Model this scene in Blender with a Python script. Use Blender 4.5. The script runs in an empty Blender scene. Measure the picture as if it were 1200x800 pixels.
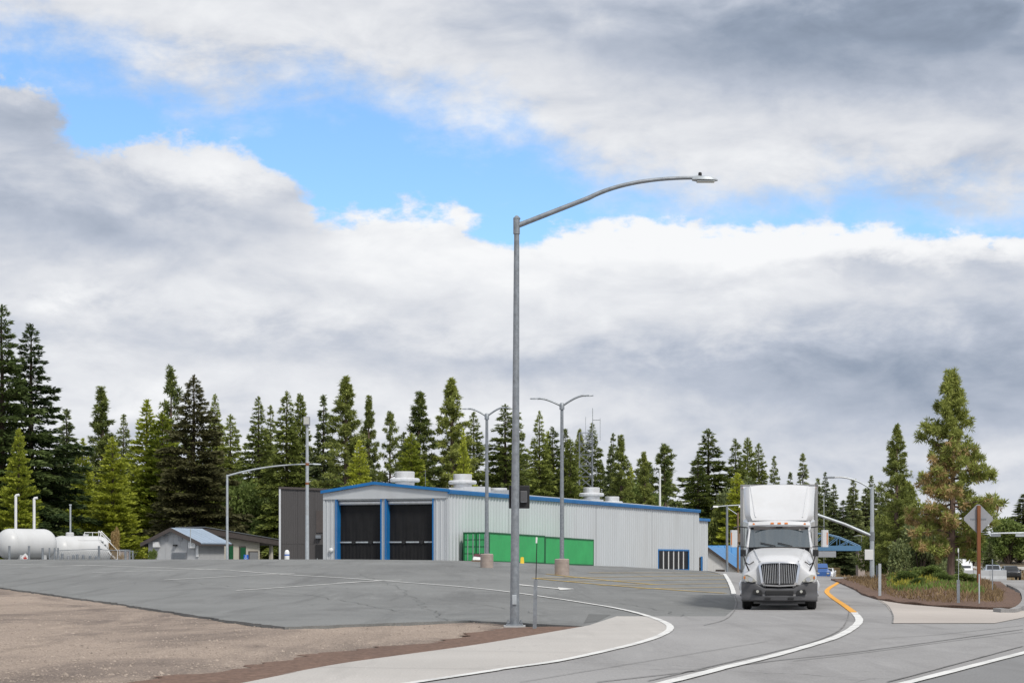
import bpy, bmesh, math, random
import numpy as np
from mathutils import Vector, Matrix

sc = bpy.context.scene
col = sc.collection
R = math.radians

# ------------------------------------------------------------------ camera
F, CZ, HY = 2400.0, 1.65, 655.0          # focal length in photo pixels, eye height, horizon row
cam_d = bpy.data.cameras.new('camera')
cam = bpy.data.objects.new('camera', cam_d); col.objects.link(cam)
cam.location = (0, 0, CZ); cam.rotation_euler = (R(90), 0, 0)
cam_d.sensor_width = 36; cam_d.lens = 36 * F / 1200
cam_d.shift_y = (HY - 400) / 1200
cam_d.clip_start = 0.1; cam_d.clip_end = 12000
sc.camera = cam
sc.view_settings.view_transform = 'Standard'; sc.view_settings.look = 'None'
sc.view_settings.gamma = 1; sc.view_settings.exposure = 0.06
sc.cycles.max_bounces = 6; sc.cycles.diffuse_bounces = 3; sc.cycles.glossy_bounces = 3
sc.cycles.transparent_max_bounces = 12; sc.cycles.transmission_bounces = 4
sc.cycles.caustics_reflective = False; sc.cycles.caustics_refractive = False

# ------------------------------------------------------------------ sun
SUN_EL, SUN_AZ = R(50), R(150)           # azimuth clockwise from +Y: behind the camera, to its right
sun_d = bpy.data.lights.new('sun', 'SUN'); sun_d.energy = 2.7; sun_d.angle = R(9); sun_d.color = (1, .95, .88)
sun = bpy.data.objects.new('sun', sun_d); col.objects.link(sun)
sdir = Vector((math.sin(SUN_AZ) * math.cos(SUN_EL), math.cos(SUN_AZ) * math.cos(SUN_EL), math.sin(SUN_EL)))
sun.rotation_euler = (-sdir).to_track_quat('-Z', 'Y').to_euler(); sun.location = sdir * 100

# ------------------------------------------------------------------ world: blue sky behind broken cloud
world = bpy.data.worlds.new('World'); sc.world = world; world.use_nodes = True
wt = world.node_tree; wn = wt.nodes; wl = wt.links; wn.clear()
class NB:
    """small node-building helper"""
    def __init__(s, tree): s.t = tree
    def n(s, typ, **kw):
        o = s.t.nodes.new(typ)
        for k, v in kw.items(): setattr(o, k, v)
        return o
    def put(s, sock, v):
        if isinstance(v, bpy.types.NodeSocket): s.t.links.new(v, sock)
        elif v is not None: sock.default_value = v
    def m(s, op, a, b=None, c=None, clamp=False):
        o = s.n('ShaderNodeMath', operation=op); o.use_clamp = clamp
        s.put(o.inputs[0], a); s.put(o.inputs[1], b); s.put(o.inputs[2], c)
        return o.outputs[0]
    def ss(s, x, lo, hi, a=0.0, b=1.0):
        o = s.n('ShaderNodeMapRange', interpolation_type='SMOOTHSTEP')
        s.put(o.inputs[0], x); s.put(o.inputs[1], lo); s.put(o.inputs[2], hi); s.put(o.inputs[3], a); s.put(o.inputs[4], b)
        return o.outputs[0]
    def noise(s, vec, scale, detail=5, rough=.55, dist=0.0):
        o = s.n('ShaderNodeTexNoise'); s.put(o.inputs['Vector'], vec); s.put(o.inputs['Scale'], scale)
        s.put(o.inputs['Detail'], detail); s.put(o.inputs['Roughness'], rough); s.put(o.inputs['Distortion'], dist)
        return o.outputs[0]
    def mapping(s, vec, scale=(1, 1, 1), loc=(0, 0, 0), rot=(0, 0, 0)):
        o = s.n('ShaderNodeMapping'); s.put(o.inputs[0], vec)
        o.inputs['Location'].default_value = loc; o.inputs['Rotation'].default_value = rot; o.inputs['Scale'].default_value = scale
        return o.outputs[0]
    def mix(s, f, a, b, typ='MIX'):
        o = s.n('ShaderNodeMix', data_type='RGBA', blend_type=typ)
        s.put(o.inputs[0], f)
        for i, v in ((6, a), (7, b)):
            s.put(o.inputs[i], (*v, 1) if isinstance(v, tuple) and len(v) == 3 else v)
        return o.outputs[2]
    def ramp(s, f, stops):
        o = s.n('ShaderNodeValToRGB'); s.put(o.inputs[0], f); e = o.color_ramp.elements
        while len(e) < len(stops): e.new(.5)
        for i, (p, c) in enumerate(stops): e[i].position = p; e[i].color = (*c, 1)
        return o.outputs[0]
    def curve(s, x, pts):
        o = s.n('ShaderNodeFloatCurve'); s.put(o.inputs['Value'], x); c = o.mapping.curves[0]
        while len(c.points) < len(pts): c.points.new(.5, .5)
        for i, p in enumerate(pts): c.points[i].location = p
        o.mapping.update(); return o.outputs[0]
w = NB(wt)
tc = w.n('ShaderNodeTexCoord'); d = tc.outputs['Generated']
sep = w.n('ShaderNodeSeparateXYZ'); wl.new(d, sep.inputs[0]); dx, dy, dz = sep.outputs
hyp = w.m('SQRT', w.m('ADD', w.m('MULTIPLY', dx, dx), w.m('MULTIPLY', dy, dy)))
AS, ES = .60, .34
sa = w.m('ADD', w.m('DIVIDE', w.m('DIVIDE', dx, hyp), AS), .5, clamp=True)     # sine of the bearing, 0..1
se = w.m('DIVIDE', w.m('DIVIDE', dz, hyp), ES)                                  # slope of the look direction
def ae(px, py):
    x = (px - 600) / F; h = math.hypot(x, 1)
    return x / h / AS + .5, (HY - py) / F / h / ES
big = w.noise(w.mapping(d, (1, 1, 2.2)), 6.0, 4, .5, .2)
mid = w.noise(w.mapping(d, (1, 1, 2.3), (3.1, 1.7, .4)), 19.0, 8, .56, .3)
midu = w.noise(w.mapping(d, (1, 1, 2.3), (3.1 + .004, 1.7, .4 + .022)), 19.0, 8, .56, .3)
fine = w.noise(w.mapping(d, (1, 1, 1.6), (7, 2, 5)), 55.0, 6, .6)
n1 = w.m('ADD', w.m('MULTIPLY', w.m('SUBTRACT', big, .5), .12), w.m('ADD', w.m('MULTIPLY', w.m('SUBTRACT', mid, .5), .24), w.m('MULTIPLY', w.m('SUBTRACT', fine, .5), .20)))
up = w.curve(sa, [ae(x, y) for x, y in ((-300, 50), (20, 52), (120, 76), (210, 110), (290, 116), (350, 104), (430, 118), (520, 140), (600, 158), (680, 215), (800, 243), (1000, 248), (1200, 276), (1500, 272))])
lo = w.curve(sa, [ae(x, y) for x, y in ((-300, 90), (0, 105), (60, 128), (105, 178), (190, 172), (280, 190), (345, 218), (385, 250), (430, 238), (530, 250), (590, 274), (740, 262), (850, 268), (960, 255), (1080, 264), (1200, 268), (1500, 270))])
cu = w.ss(w.m('ADD', w.m('SUBTRACT', se, up), w.m('MULTIPLY', n1, .6)), -.045, .085)
cl = w.ss(w.m('ADD', w.m('SUBTRACT', lo, se), w.m('MULTIPLY', n1, .50)), -.010, .020)
depth = w.m('ADD', w.m('SUBTRACT', lo, se), w.m('MULTIPLY', n1, .50))
cover = w.m('MAXIMUM', cu, cl)
thin = w.m('MULTIPLY', w.ss(mid, .58, .80), .25)                                # wisps inside the blue gap
cover = w.m('MAXIMUM', cover, thin)
# brightness of the cloud
rel = w.m('MULTIPLY', w.m('SUBTRACT', mid, midu), .34)
b = w.m('ADD', .745, w.m('MULTIPLY', w.m('SUBTRACT', big, .5), .30))
b = w.m('ADD', b, w.m('MULTIPLY', w.m('SUBTRACT', mid, .5), .34))
b = w.m('ADD', b, w.m('MULTIPLY', w.m('SUBTRACT', fine, .5), .07))
b = w.m('ADD', b, rel)
b = w.m('ADD', b, w.m('MULTIPLY', w.m('MULTIPLY', w.ss(depth, .02, .16, 1, 0), w.ss(sa, *sorted((ae(330, 200)[0], ae(440, 200)[0])))), w.m('MULTIPLY', cl, .13)))
for (px, py, rx, ry, am) in ((950, 35, 330, 80, -.52), (1250, 60, 200, 60, -.22), (640, 110, 150, 60, .16), (330, 25, 300, 40, .10), (250, 88, 110, 30, -.16), (40, 125, 110, 42, -.36),
                             (110, 262, 190, 45, -.30), (20, 200, 120, 40, -.10), (160, 205, 90, 22, -.10), (800, 300, 330, 42, .15), (470, 258, 110, 28, .15), (1050, 285, 200, 30, .14), (240, 188, 75, 24, .16), (350, 222, 60, 22, -.16),
                             (1090, 440, 270, 80, -.44), (800, 430, 160, 26, -.10), (560, 432, 180, 24, -.12), (330, 405, 160, 26, -.10), (700, 360, 350, 45, .06), (260, 335, 240, 45, .10), (1030, 320, 55, 18, -.24), (1160, 318, 70, 20, -.24),
                             (90, 345, 60, 14, .22), (250, 460, 200, 40, .14), (620, 480, 200, 30, .12), (1150, 530, 200, 30, .10), (1000, 160, 260, 45, .10), (900, 200, 260, 30, -.06), (1080, 232, 90, 22, -.14)):
    a0, e0 = ae(px, py); ra, re = rx / F / AS, ry / F / ES
    q = w.m('ADD', w.m('POWER', w.m('DIVIDE', w.m('ABSOLUTE', w.m('SUBTRACT', sa, a0)), ra), 2.0),
            w.m('POWER', w.m('DIVIDE', w.m('ABSOLUTE', w.m('SUBTRACT', w.m('ADD', se, w.m('MULTIPLY', n1, .35)), e0)), re), 2.0))
    b = w.m('ADD', b, w.m('MULTIPLY', w.m('EXPONENT', w.m('MULTIPLY', q, -1.0)), am * .85))
ccol = w.ramp(b, [(.0, (.16, .20, .27)), (.30, (.29, .345, .44)), (.55, (.48, .525, .615)), (.76, (.70, .72, .765)), (1.0, (.90, .91, .925))])
sky = w.n('ShaderNodeTexSky', sky_type='NISHITA'); sky.sun_disc = False
sky.sun_elevation = SUN_EL; sky.sun_rotation = SUN_AZ; sky.altitude = 900; sky.air_density = 1.0; sky.dust_density = .35; sky.ozone_density = 2.0
skyc = w.mix(1.0, sky.outputs[0], (.122, .150, .172), 'MULTIPLY')
colr = w.mix(cover, skyc, ccol)
bg = w.n('ShaderNodeBackground'); wl.new(colr, bg.inputs[0]); bg.inputs[1].default_value = 1.0
wo = w.n('ShaderNodeOutputWorld'); wl.new(bg.outputs[0], wo.inputs[0])
world.cycles.sampling_method = 'AUTOMATIC'

# ------------------------------------------------------------------ terrain height and photo geometry
def sst(t): t = min(1, max(0, t)); return t * t * (3 - 2 * t)
ZX = (-400, -14, -5.6, 0, 6, 14, 20, 25, 37, 60, 400)
ZV = (1.61, 1.60, 1.52, 1.34, 1.03, .76, .45, .27, .05, 0, 0)
def gz(X, Y):
    z = float(np.interp(X, ZX, ZV)) * sst((Y - 70) / 80)
    if Y > 150:
        z -= sst((X - 12) / 10) * min(Y - 150, 130) * .009
        z -= sst((-15 - X) / 12) * min(Y - 150, 80) * .012
        z += sst((Y - 265) / 160) * 4.6 * sst((X - 32) / 26)
    return z
def W(px, py, Y): return Vector(((px - 600) * Y / F, Y, CZ - (py - HY) * Y / F))
def G(px, py):
    """ground point seen at a photo pixel: march along the ray"""
    u, s = (px - 600) / F, (py - HY) / F
    y0 = 12.0
    while y0 < 400:
        if CZ - s * y0 <= gz(u * y0, y0) + .05: break
        y0 += .25
    return (u * y0, y0)

# ------------------------------------------------------------------ mesh builder
class MB:
    def __init__(s): s.v = []; s.f = []
    def add(s, vs, fs):
        o = len(s.v); s.v += [tuple(p) for p in vs]; s.f += [tuple(i + o for i in f) for f in fs]; return s
    def box(s, x0, x1, y0, y1, z0, z1):
        return s.add([(x0, y0, z0), (x1, y0, z0), (x1, y1, z0), (x0, y1, z0), (x0, y0, z1), (x1, y0, z1), (x1, y1, z1), (x0, y1, z1)],
                     [(0, 3, 2, 1), (4, 5, 6, 7), (0, 1, 5, 4), (1, 2, 6, 5), (2, 3, 7, 6), (3, 0, 4, 7)])
    def hexa(s, p): return s.add(p, [(0, 3, 2, 1), (4, 5, 6, 7), (0, 1, 5, 4), (1, 2, 6, 5), (2, 3, 7, 6), (3, 0, 4, 7)])
    def prism(s, poly, ax, a, b):
        """extrude a 2-D polygon along axis ax from a to b"""
        n = len(poly)
        def P(p, t): return {'x': (t, p[0], p[1]), 'y': (p[0], t, p[1]), 'z': (p[0], p[1], t)}[ax]
        return s.add([P(p, a) for p in poly] + [P(p, b) for p in poly],
                     [tuple(range(n))[::-1], tuple(range(n, 2 * n))] + [(i, (i + 1) % n, n + (i + 1) % n, n + i) for i in range(n)])
    def tube(s, pts, r, n=8, cap=True):
        pts = [Vector(p) for p in pts]; rs = r if isinstance(r, (list, tuple)) else [r] * len(pts)
        vs = []; ref = None
        for i, p in enumerate(pts):
            t = (pts[min(i + 1, len(pts) - 1)] - pts[max(i - 1, 0)]).normalized()
            if ref is None: ref = Vector((0, 0, 1)) if abs(t.z) < .9 else Vector((1, 0, 0))
            u = t.cross(ref).normalized(); v = t.cross(u).normalized(); ref = -v if False else ref
            for k in range(n):
                a = 2 * math.pi * k / n; vs.append(p + (u * math.cos(a) + v * math.sin(a)) * rs[i])
        fs = [(i * n + k, i * n + (k + 1) % n, (i + 1) * n + (k + 1) % n, (i + 1) * n + k) for i in range(len(pts) - 1) for k in range(n)]
        if cap: fs += [tuple(range(n))[::-1], tuple(range((len(pts) - 1) * n, len(pts) * n))]
        return s.add(vs, fs)
    def lathe(s, prof, n=20, c=(0, 0, 0), ax='z'):
        vs = []
        for r, h in prof:
            for k in range(n):
                a = 2 * math.pi * k / n; x, y = r * math.cos(a), r * math.sin(a)
                q = {'z': (x, y, h), 'y': (x, h, y), 'x': (h, x, y)}[ax]
                vs.append((q[0] + c[0], q[1] + c[1], q[2] + c[2]))
        m = len(prof)
        return s.add(vs, [(i * n + k, i * n + (k + 1) % n, (i + 1) * n + (k + 1) % n, (i + 1) * n + k) for i in range(m - 1) for k in range(n)] + [tuple(range(n))[::-1], tuple(range((m - 1) * n, m * n))])
    def loft(s, secs, closed=False, cap=False):
        n = len(secs[0]); vs = [p for q in secs for p in q]; k1 = n if closed else n - 1
        fs = [(i * n + k, i * n + (k + 1) % n, (i + 1) * n + (k + 1) % n, (i + 1) * n + k) for i in range(len(secs) - 1) for k in range(k1)]
        if cap: fs += [tuple(range(n))[::-1], tuple(range((len(secs) - 1) * n, len(secs) * n))]
        return s.add(vs, fs)
    def mesh(s, name, mat, smooth=False, fix=True):
        me = bpy.data.meshes.new(name); me.from_pydata(s.v, [], s.f); me.update()
        if fix:
            bm = bmesh.new(); bm.from_mesh(me); bmesh.ops.recalc_face_normals(bm, faces=bm.faces); bm.to_mesh(me); bm.free()
        if mat: me.materials.append(mat)
        if smooth:
            me.polygons.foreach_set('use_smooth', [True] * len(me.polygons)); me.set_sharp_from_angle(angle=R(38))
        return me
    def build(s, name, mat, parent=None, smooth=False, bevel=0, sub=0, fix=True, loc=None):
        o = bpy.data.objects.new(name, s.mesh(name, mat, smooth, fix)); col.objects.link(o)
        if parent: o.parent = parent
        if loc is not None: o.location = loc
        if sub:
            m = o.modifiers.new('sub', 'SUBSURF'); m.levels = m.render_levels = sub
        if bevel:
            m = o.modifiers.new('bevel', 'BEVEL'); m.width = bevel; m.segments = 2; m.limit_method = 'ANGLE'
        return o
def link_mesh(name, me, parent=None, loc=(0, 0, 0)):
    o = bpy.data.objects.new(name, me); col.objects.link(o); o.parent = parent; o.location = loc; return o
def thing(name, label, cat, loc=(0, 0, 0), rz=0.0, group=None):
    o = bpy.data.objects.new(name, None); col.objects.link(o); o.location = loc; o.rotation_euler = (0, 0, rz)
    o.empty_display_size = .3
    return tag(o, label, cat, group)
def tag(o, label, cat, group=None, kind=None):
    o['label'] = label; o['category'] = cat
    if group: o['group'] = group
    if kind: o['kind'] = kind
    return o
def struct(o): o['kind'] = 'structure'; return o

# ------------------------------------------------------------------ materials
def mat(name, c, rough=.6, metal=0.0, var=.12, scale=3.0, bump=0.0, bscale=None, dirt=None, dirt_amt=.5, dscale=.6, stretch=(1, 1, 1), spec=.4, coat=0.0, fine=0.0, fscale=60):
    m = bpy.data.materials.new(name); m.use_nodes = True; t = m.node_tree; b = t.nodes['Principled BSDF']; k = NB(t)
    P = k.n('ShaderNodeTexCoord').outputs['Object']
    n1 = k.noise(k.mapping(P, stretch), scale, 5, .6)
    hi = tuple(min(1, x * (1 + var)) for x in c); lo_ = tuple(x * (1 - var) for x in c)
    cc = k.ramp(n1, [(.3, lo_), (.7, hi)])
    if dirt:
        n2 = k.noise(k.mapping(P, stretch, (5, 3, 1)), dscale, 6, .65, .3)
        cc = k.mix(k.m('MULTIPLY', k.ss(n2, .45, .72), dirt_amt), cc, dirt)
    if fine:
        n3 = k.noise(P, fscale, 2, .7)
        cc = k.mix(fine, cc, k.ramp(n3, [(.30, tuple(x * .45 for x in c)), (.5, c), (.70, tuple(min(1, x * 1.6) for x in c))]))
    t.links.new(cc, b.inputs['Base Color'])
    b.inputs['Roughness'].default_value = rough; b.inputs['Metallic'].default_value = metal
    b.inputs['Specular IOR Level'].default_value = spec
    if coat: b.inputs['Coat Weight'].default_value = coat; b.inputs['Coat Roughness'].default_value = .08
    if bump:
        bp = k.n('ShaderNodeBump'); bp.inputs['Strength'].default_value = bump; bp.inputs['Distance'].default_value = .02
        t.links.new(k.noise(k.mapping(P, stretch), bscale or scale * 6, 5, .65), bp.inputs['Height']); t.links.new(bp.outputs[0], b.inputs['Normal'])
    return m
def foliage(name, dark, light, rough=.65):
    m = bpy.data.materials.new(name); m.use_nodes = True; t = m.node_tree; b = t.nodes['Principled BSDF']; k = NB(t)
    geo = k.n('ShaderNodeNewGeometry'); oi = k.n('ShaderNodeObjectInfo')
    P = k.n('ShaderNodeTexCoord').outputs['Object']
    f = k.m('ADD', k.m('MULTIPLY', geo.outputs['Random Per Island'], .45), k.m('MULTIPLY', k.noise(P, .45, 3), .55))
    f = k.m('ADD', f, k.m('MULTIPLY', k.m('SUBTRACT', oi.outputs['Random'], .5), .42))
    mid_ = tuple((a + c) / 2 for a, c in zip(dark, light))
    cc = k.ramp(f, [(.12, dark), (.5, mid_), (.88, light)])
    t.links.new(cc, b.inputs['Base Color']); b.inputs['Roughness'].default_value = rough; b.inputs['Specular IOR Level'].default_value = .25
    tr = k.n('ShaderNodeBsdfTranslucent'); t.links.new(cc, tr.inputs[0])
    mx = k.n('ShaderNodeMixShader'); mx.inputs[0].default_value = .30
    t.links.new(b.outputs[0], mx.inputs[1]); t.links.new(tr.outputs[0], mx.inputs[2])
    t.links.new(mx.outputs[0], t.nodes['Material Output'].inputs['Surface'])
    return m
def glass_dark(name, c=(.012, .015, .018), rough=.05):
    return mat(name, c, rough, 0, .2, 1.0, spec=.7)
M = {}
M['galv'] = mat('galvanised_steel', (.27, .295, .32), .5, .55, .22, 9, .12, 40, (.22, .22, .23), .4, 3)
M['galvlight'] = mat('galvanised_light', (.46, .50, .53), .5, .35, .14, 5, dirt=(.30, .24, .20), dirt_amt=.3, dscale=1.2)
M['white'] = mat('white_paint', (.76, .77, .77), .45, 0, .05, 1.2, dirt=(.55, .55, .53), dirt_amt=.25)
M['tank'] = mat('tank_white', (.57, .58, .585), .4, 0, .05, .8, dirt=(.42, .42, .40), dirt_amt=.45, dscale=.7, stretch=(1, 1, .4))
M['truck'] = mat('truck_white', (.60, .61, .625), .3, 0, .03, 1, coat=.4, dirt=(.48, .48, .475), dirt_amt=.30, dscale=1.1)
M['black'] = mat('black_plastic', (.018, .018, .019), .55, 0, .2, 4)
M['bumper'] = mat('grey_bumper', (.095, .096, .102), .5, 0, .12, 3)
M['rubber'] = mat('rubber', (.018, .018, .018), .85, 0, .25, 8, .3)
M['chrome'] = mat('chrome', (.72, .73, .75), .16, 1.0, .03, 4)
M['alu'] = mat('aluminium', (.82, .83, .84), .28, .55, .06, 3, dirt=(.45, .45, .44), dirt_amt=.3, dscale=2, stretch=(1, 1, .15))
M['glass'] = glass_dark('window_glass')
M['dullglass'] = mat('tinted_pane', (.008, .009, .011), .35, spec=.12)
M['grillebar'] = mat('satin_bar', (.50, .50, .50), .4, .6, .05, 4)
M['amber'] = mat('amber_lens', (.55, .17, .03), .3)
M['lens'] = mat('clear_lens', (.55, .55, .50), .12, .3, .1, 6)
M['red'] = mat('red_paint', (.45, .05, .04), .5)
M['blue'] = mat('blue_trim', (.012, .155, .42), .45, 0, .10, 1)
M['blueroof'] = mat('blue_roof', (.30, .38, .48), .4, .1, .08, .8)
M['blueroof_b'] = mat('bright_blue_roof', (.085, .25, .50), .4, .1, .08, .8)
M['wallside'] = mat('light_metal_siding', (.545, .575, .595), .5, .1, .04, .5, dirt=(.42, .42, .41), dirt_amt=.25, dscale=.35, stretch=(1, 1, .25))
M['wallfront'] = mat('light_metal_front', (.53, .555, .575), .5, .1, .04, .6, dirt=(.42, .42, .42), dirt_amt=.25, dscale=.5, stretch=(1, 1, .3))
M['curtain'] = mat('black_curtain', (.006, .006, .007), .7, 0, .3, 1.5, .3, 3)
M['greybox'] = mat('dark_grey_siding', (.085, .080, .080), .55, 0, .05, .6)
M['green'] = mat('container_green', (.048, .37, .125), .5, 0, .08, .7, dirt=(.045, .29, .11), dirt_amt=.5, dscale=.8)
M['dkgreen'] = mat('dark_green', (.012, .10, .04), .55)
M['cream'] = mat('cream_wall', (.56, .53, .46), .75, 0, .06, 1.2)
M['greywall'] = mat('grey_board', (.47, .48, .49), .7, 0, .06, 1.2)
M['brownfascia'] = mat('brown_fascia', (.085, .072, .068), .7, 0, .1, 2)
M['pier'] = mat('pinkish_concrete', (.36, .30, .265), .85, 0, .12, 4, .3, 20, dirt=(.26, .21, .18), dirt_amt=.4, dscale=2)
M['conc'] = mat('barrier_concrete', (.42, .43, .44), .85, 0, .08, 3, .2)
M['rust'] = mat('rusty_wood_post', (.22, .085, .035), .8, 0, .18, 6, .3, 20, stretch=(1, 1, .15))
M['wood'] = mat('utility_pole_wood', (.20, .14, .10), .9, 0, .2, 5, .3, stretch=(1, 1, .1))
M['bark'] = mat('bark', (.085, .062, .050), .95, 0, .35, 5, .8, 12, stretch=(1, 1, .3))
M['barkred'] = mat('pine_bark', (.15, .105, .085), .95, 0, .4, 4, .8, 10, stretch=(1, 1, .35))
M['signback'] = mat('sign_back', (.33, .34, .36), .5, .3, .05, 3)
M['bridge'] = mat('bridge_blue', (.085, .19, .32), .5, 0, .08, 1)
M['yellow'] = mat('yellow_paint', (.70, .48, .03), .6)
M['signblue'] = mat('sign_blue', (.015, .12, .50), .5)
M['maroon'] = mat('maroon', (.09, .02, .03), .6)
M['tan'] = mat('tan_load', (.42, .31, .15), .9, 0, .25, 3, .5)
M['carw'] = mat('car_white', (.72, .73, .74), .3, 0, .02, 1, coat=.5)
M['cars'] = mat('car_silver', (.42, .47, .54), .3, .4, .02, 1, coat=.5)
M['cark'] = mat('car_black', (.03, .032, .036), .3, .2, .02, 1, coat=.6)
M['carb'] = mat('car_blue', (.03, .10, .30), .3, 0, .02, 1, coat=.5)
M['trailer'] = mat('trailer_white', (.66, .67, .68), .45, 0, .04, 1, dirt=(.5, .5, .5), dirt_amt=.3)
M['trailergrey'] = mat('trailer_frame', (.40, .40, .40), .45, .6, .06, 2)

# ------------------------------------------------------------------ ground surfaces
def paved(name, c, rough, streak, stain, stain_amt, grain=.25, fscale=45, bump=.25, cracks=0.0, rot=0.0, lohi=(.52, .74)):
    """weathered paving: broad tone, long streaks of wear, blotchy stains, fine grain, hairline cracks"""
    m = bpy.data.materials.new(name); m.use_nodes = True; t = m.node_tree; b = t.nodes['Principled BSDF']; k = NB(t)
    P = k.n('ShaderNodeTexCoord').outputs['Object']
    cc = k.ramp(k.noise(P, .07, 5, .6), [(.3, tuple(x * .86 for x in c)), (.7, tuple(x * 1.13 for x in c))])
    s1 = k.noise(k.mapping(P, (1.0, .06, 1), rot=(0, 0, rot)), .9, 6, .62, .3)
    cc = k.mix(k.m('MULTIPLY', k.ss(s1, .5, .78), streak), cc, tuple(x * .6 for x in c))
    s3 = k.noise(k.mapping(P, (1.0, .09, 1), (9, 4, 0), rot=(0, 0, rot)), 1.7, 5, .6)
    cc = k.mix(k.m('MULTIPLY', k.ss(s3, .55, .8), streak * .8), cc, tuple(min(1, x * 1.35) for x in c))
    s2 = k.noise(k.mapping(P, (1, .35, 1), (3, 8, 0)), .22, 7, .68, .6)
    cc = k.mix(k.m('MULTIPLY', k.ss(s2, *lohi), stain_amt), cc, stain)
    g = k.noise(P, fscale, 3, .75)
    cc = k.mix(grain, cc, k.mix(1.0, cc, k.ramp(g, [(.3, (.35, .35, .35)), (.5, (1, 1, 1)), (.72, (1.9, 1.9, 1.9))]), 'MULTIPLY'))
    if cracks:
        vo = k.n('ShaderNodeTexVoronoi', feature='DISTANCE_TO_EDGE'); vo.inputs['Scale'].default_value = .16
        wv = k.n('ShaderNodeVectorMath', operation='ADD'); t.links.new(P, wv.inputs[0])
        nz = k.n('ShaderNodeTexNoise'); nz.inputs['Scale'].default_value = .8; nz.inputs['Detail'].default_value = 6; t.links.new(P, nz.inputs['Vector'])
        t.links.new(k.mapping(nz.outputs['Color'], (2, 2, 0)), wv.inputs[1]); t.links.new(wv.outputs[0], vo.inputs['Vector'])
        cr = k.m('MULTIPLY', k.ss(vo.outputs['Distance'], 0.0, .006, 1, 0), k.ss(k.noise(P, .05, 2), .48, .6))
        cc = k.mix(k.m('MULTIPLY', cr, cracks), cc, tuple(x * .4 for x in c))
    t.links.new(cc, b.inputs['Base Color'])
    b.inputs['Roughness'].default_value = rough; b.inputs['Specular IOR Level'].default_value = .3
    bp = k.n('ShaderNodeBump'); bp.inputs['Strength'].default_value = bump; bp.inputs['Distance'].default_value = .012
    t.links.new(g, bp.inputs['Height']); t.links.new(bp.outputs[0], b.inputs['Normal'])
    return m
M['lot'] = paved('weathered_asphalt', (.186, .190, .186), .85, .75, (.118, .120, .118), .65, .4, 30, .3, .8, R(80), (.47, .68))
M['road'] = paved('road_concrete', (.285, .280, .277), .8, .75, (.185, .18, .177), .7, .3, 30, .2, .6, R(-28), (.47, .68))
M['apron'] = paved('light_concrete', (.435, .415, .39), .8, .45, (.32, .30, .28), .65, .25, 30, .2, .3, R(-30))
M['pink'] = paved('pale_pink_concrete', (.44, .40, .365), .85, .2, (.38, .33, .30), .5, .2, 30, .2, .2)
M['highway'] = paved('highway_asphalt', (.215, .215, .215), .8, .5, (.14, .14, .14), .4, .25, 30, .2, .3, R(-50))
M['gravel'] = paved('gravel', (.305, .245, .200), .95, .80, (.14, .112, .095), .9, .9, 26, .9, 0, R(80), (.44, .66))
M['redsoil'] = paved('red_brown_soil', (.155, .098, .072), .95, .2, (.085, .055, .045), .8, .7, 9, .9)
M['mulch'] = paved('brown_mulch', (.135, .085, .062), .95, .1, (.07, .045, .035), .8, .8, 12, 1.0)
M['earth'] = paved('dry_earth', (.155, .125, .085), .95, .2, (.085, .09, .04), .9, .5, 4, .6)
M['patch'] = paved('dark_patch', (.13, .133, .13), .9, .3, (.10, .10, .10), .5, .3, 30, .3)
M['paintw'] = mat('white_road_paint', (.68, .68, .66), .7, 0, .06, 3, dirt=(.33, .33, .32), dirt_amt=.75, dscale=1.1, fine=.25, fscale=25)
M['paintwf'] = mat('faded_white_paint', (.62, .62, .60), .8, 0, .1, 2, dirt=(.25, .255, .25), dirt_amt=.6, dscale=.8)
M['painty'] = mat('faded_yellow_paint', (.52, .36, .09), .8, 0, .12, 2, dirt=(.26, .21, .13), dirt_amt=.6, dscale=.7)
M['painto'] = mat('orange_kerb_paint', (.78, .36, .02), .65, 0, .08, 3, dirt=(.4, .26, .12), dirt_amt=.5, dscale=1.5)
M['tar'] = mat('crack_sealant', (.13, .135, .132), .8, 0, .3, 2)
M['joint'] = mat('joint_tar', (.185, .182, .178), .9, 0, .4, .8)

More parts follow.
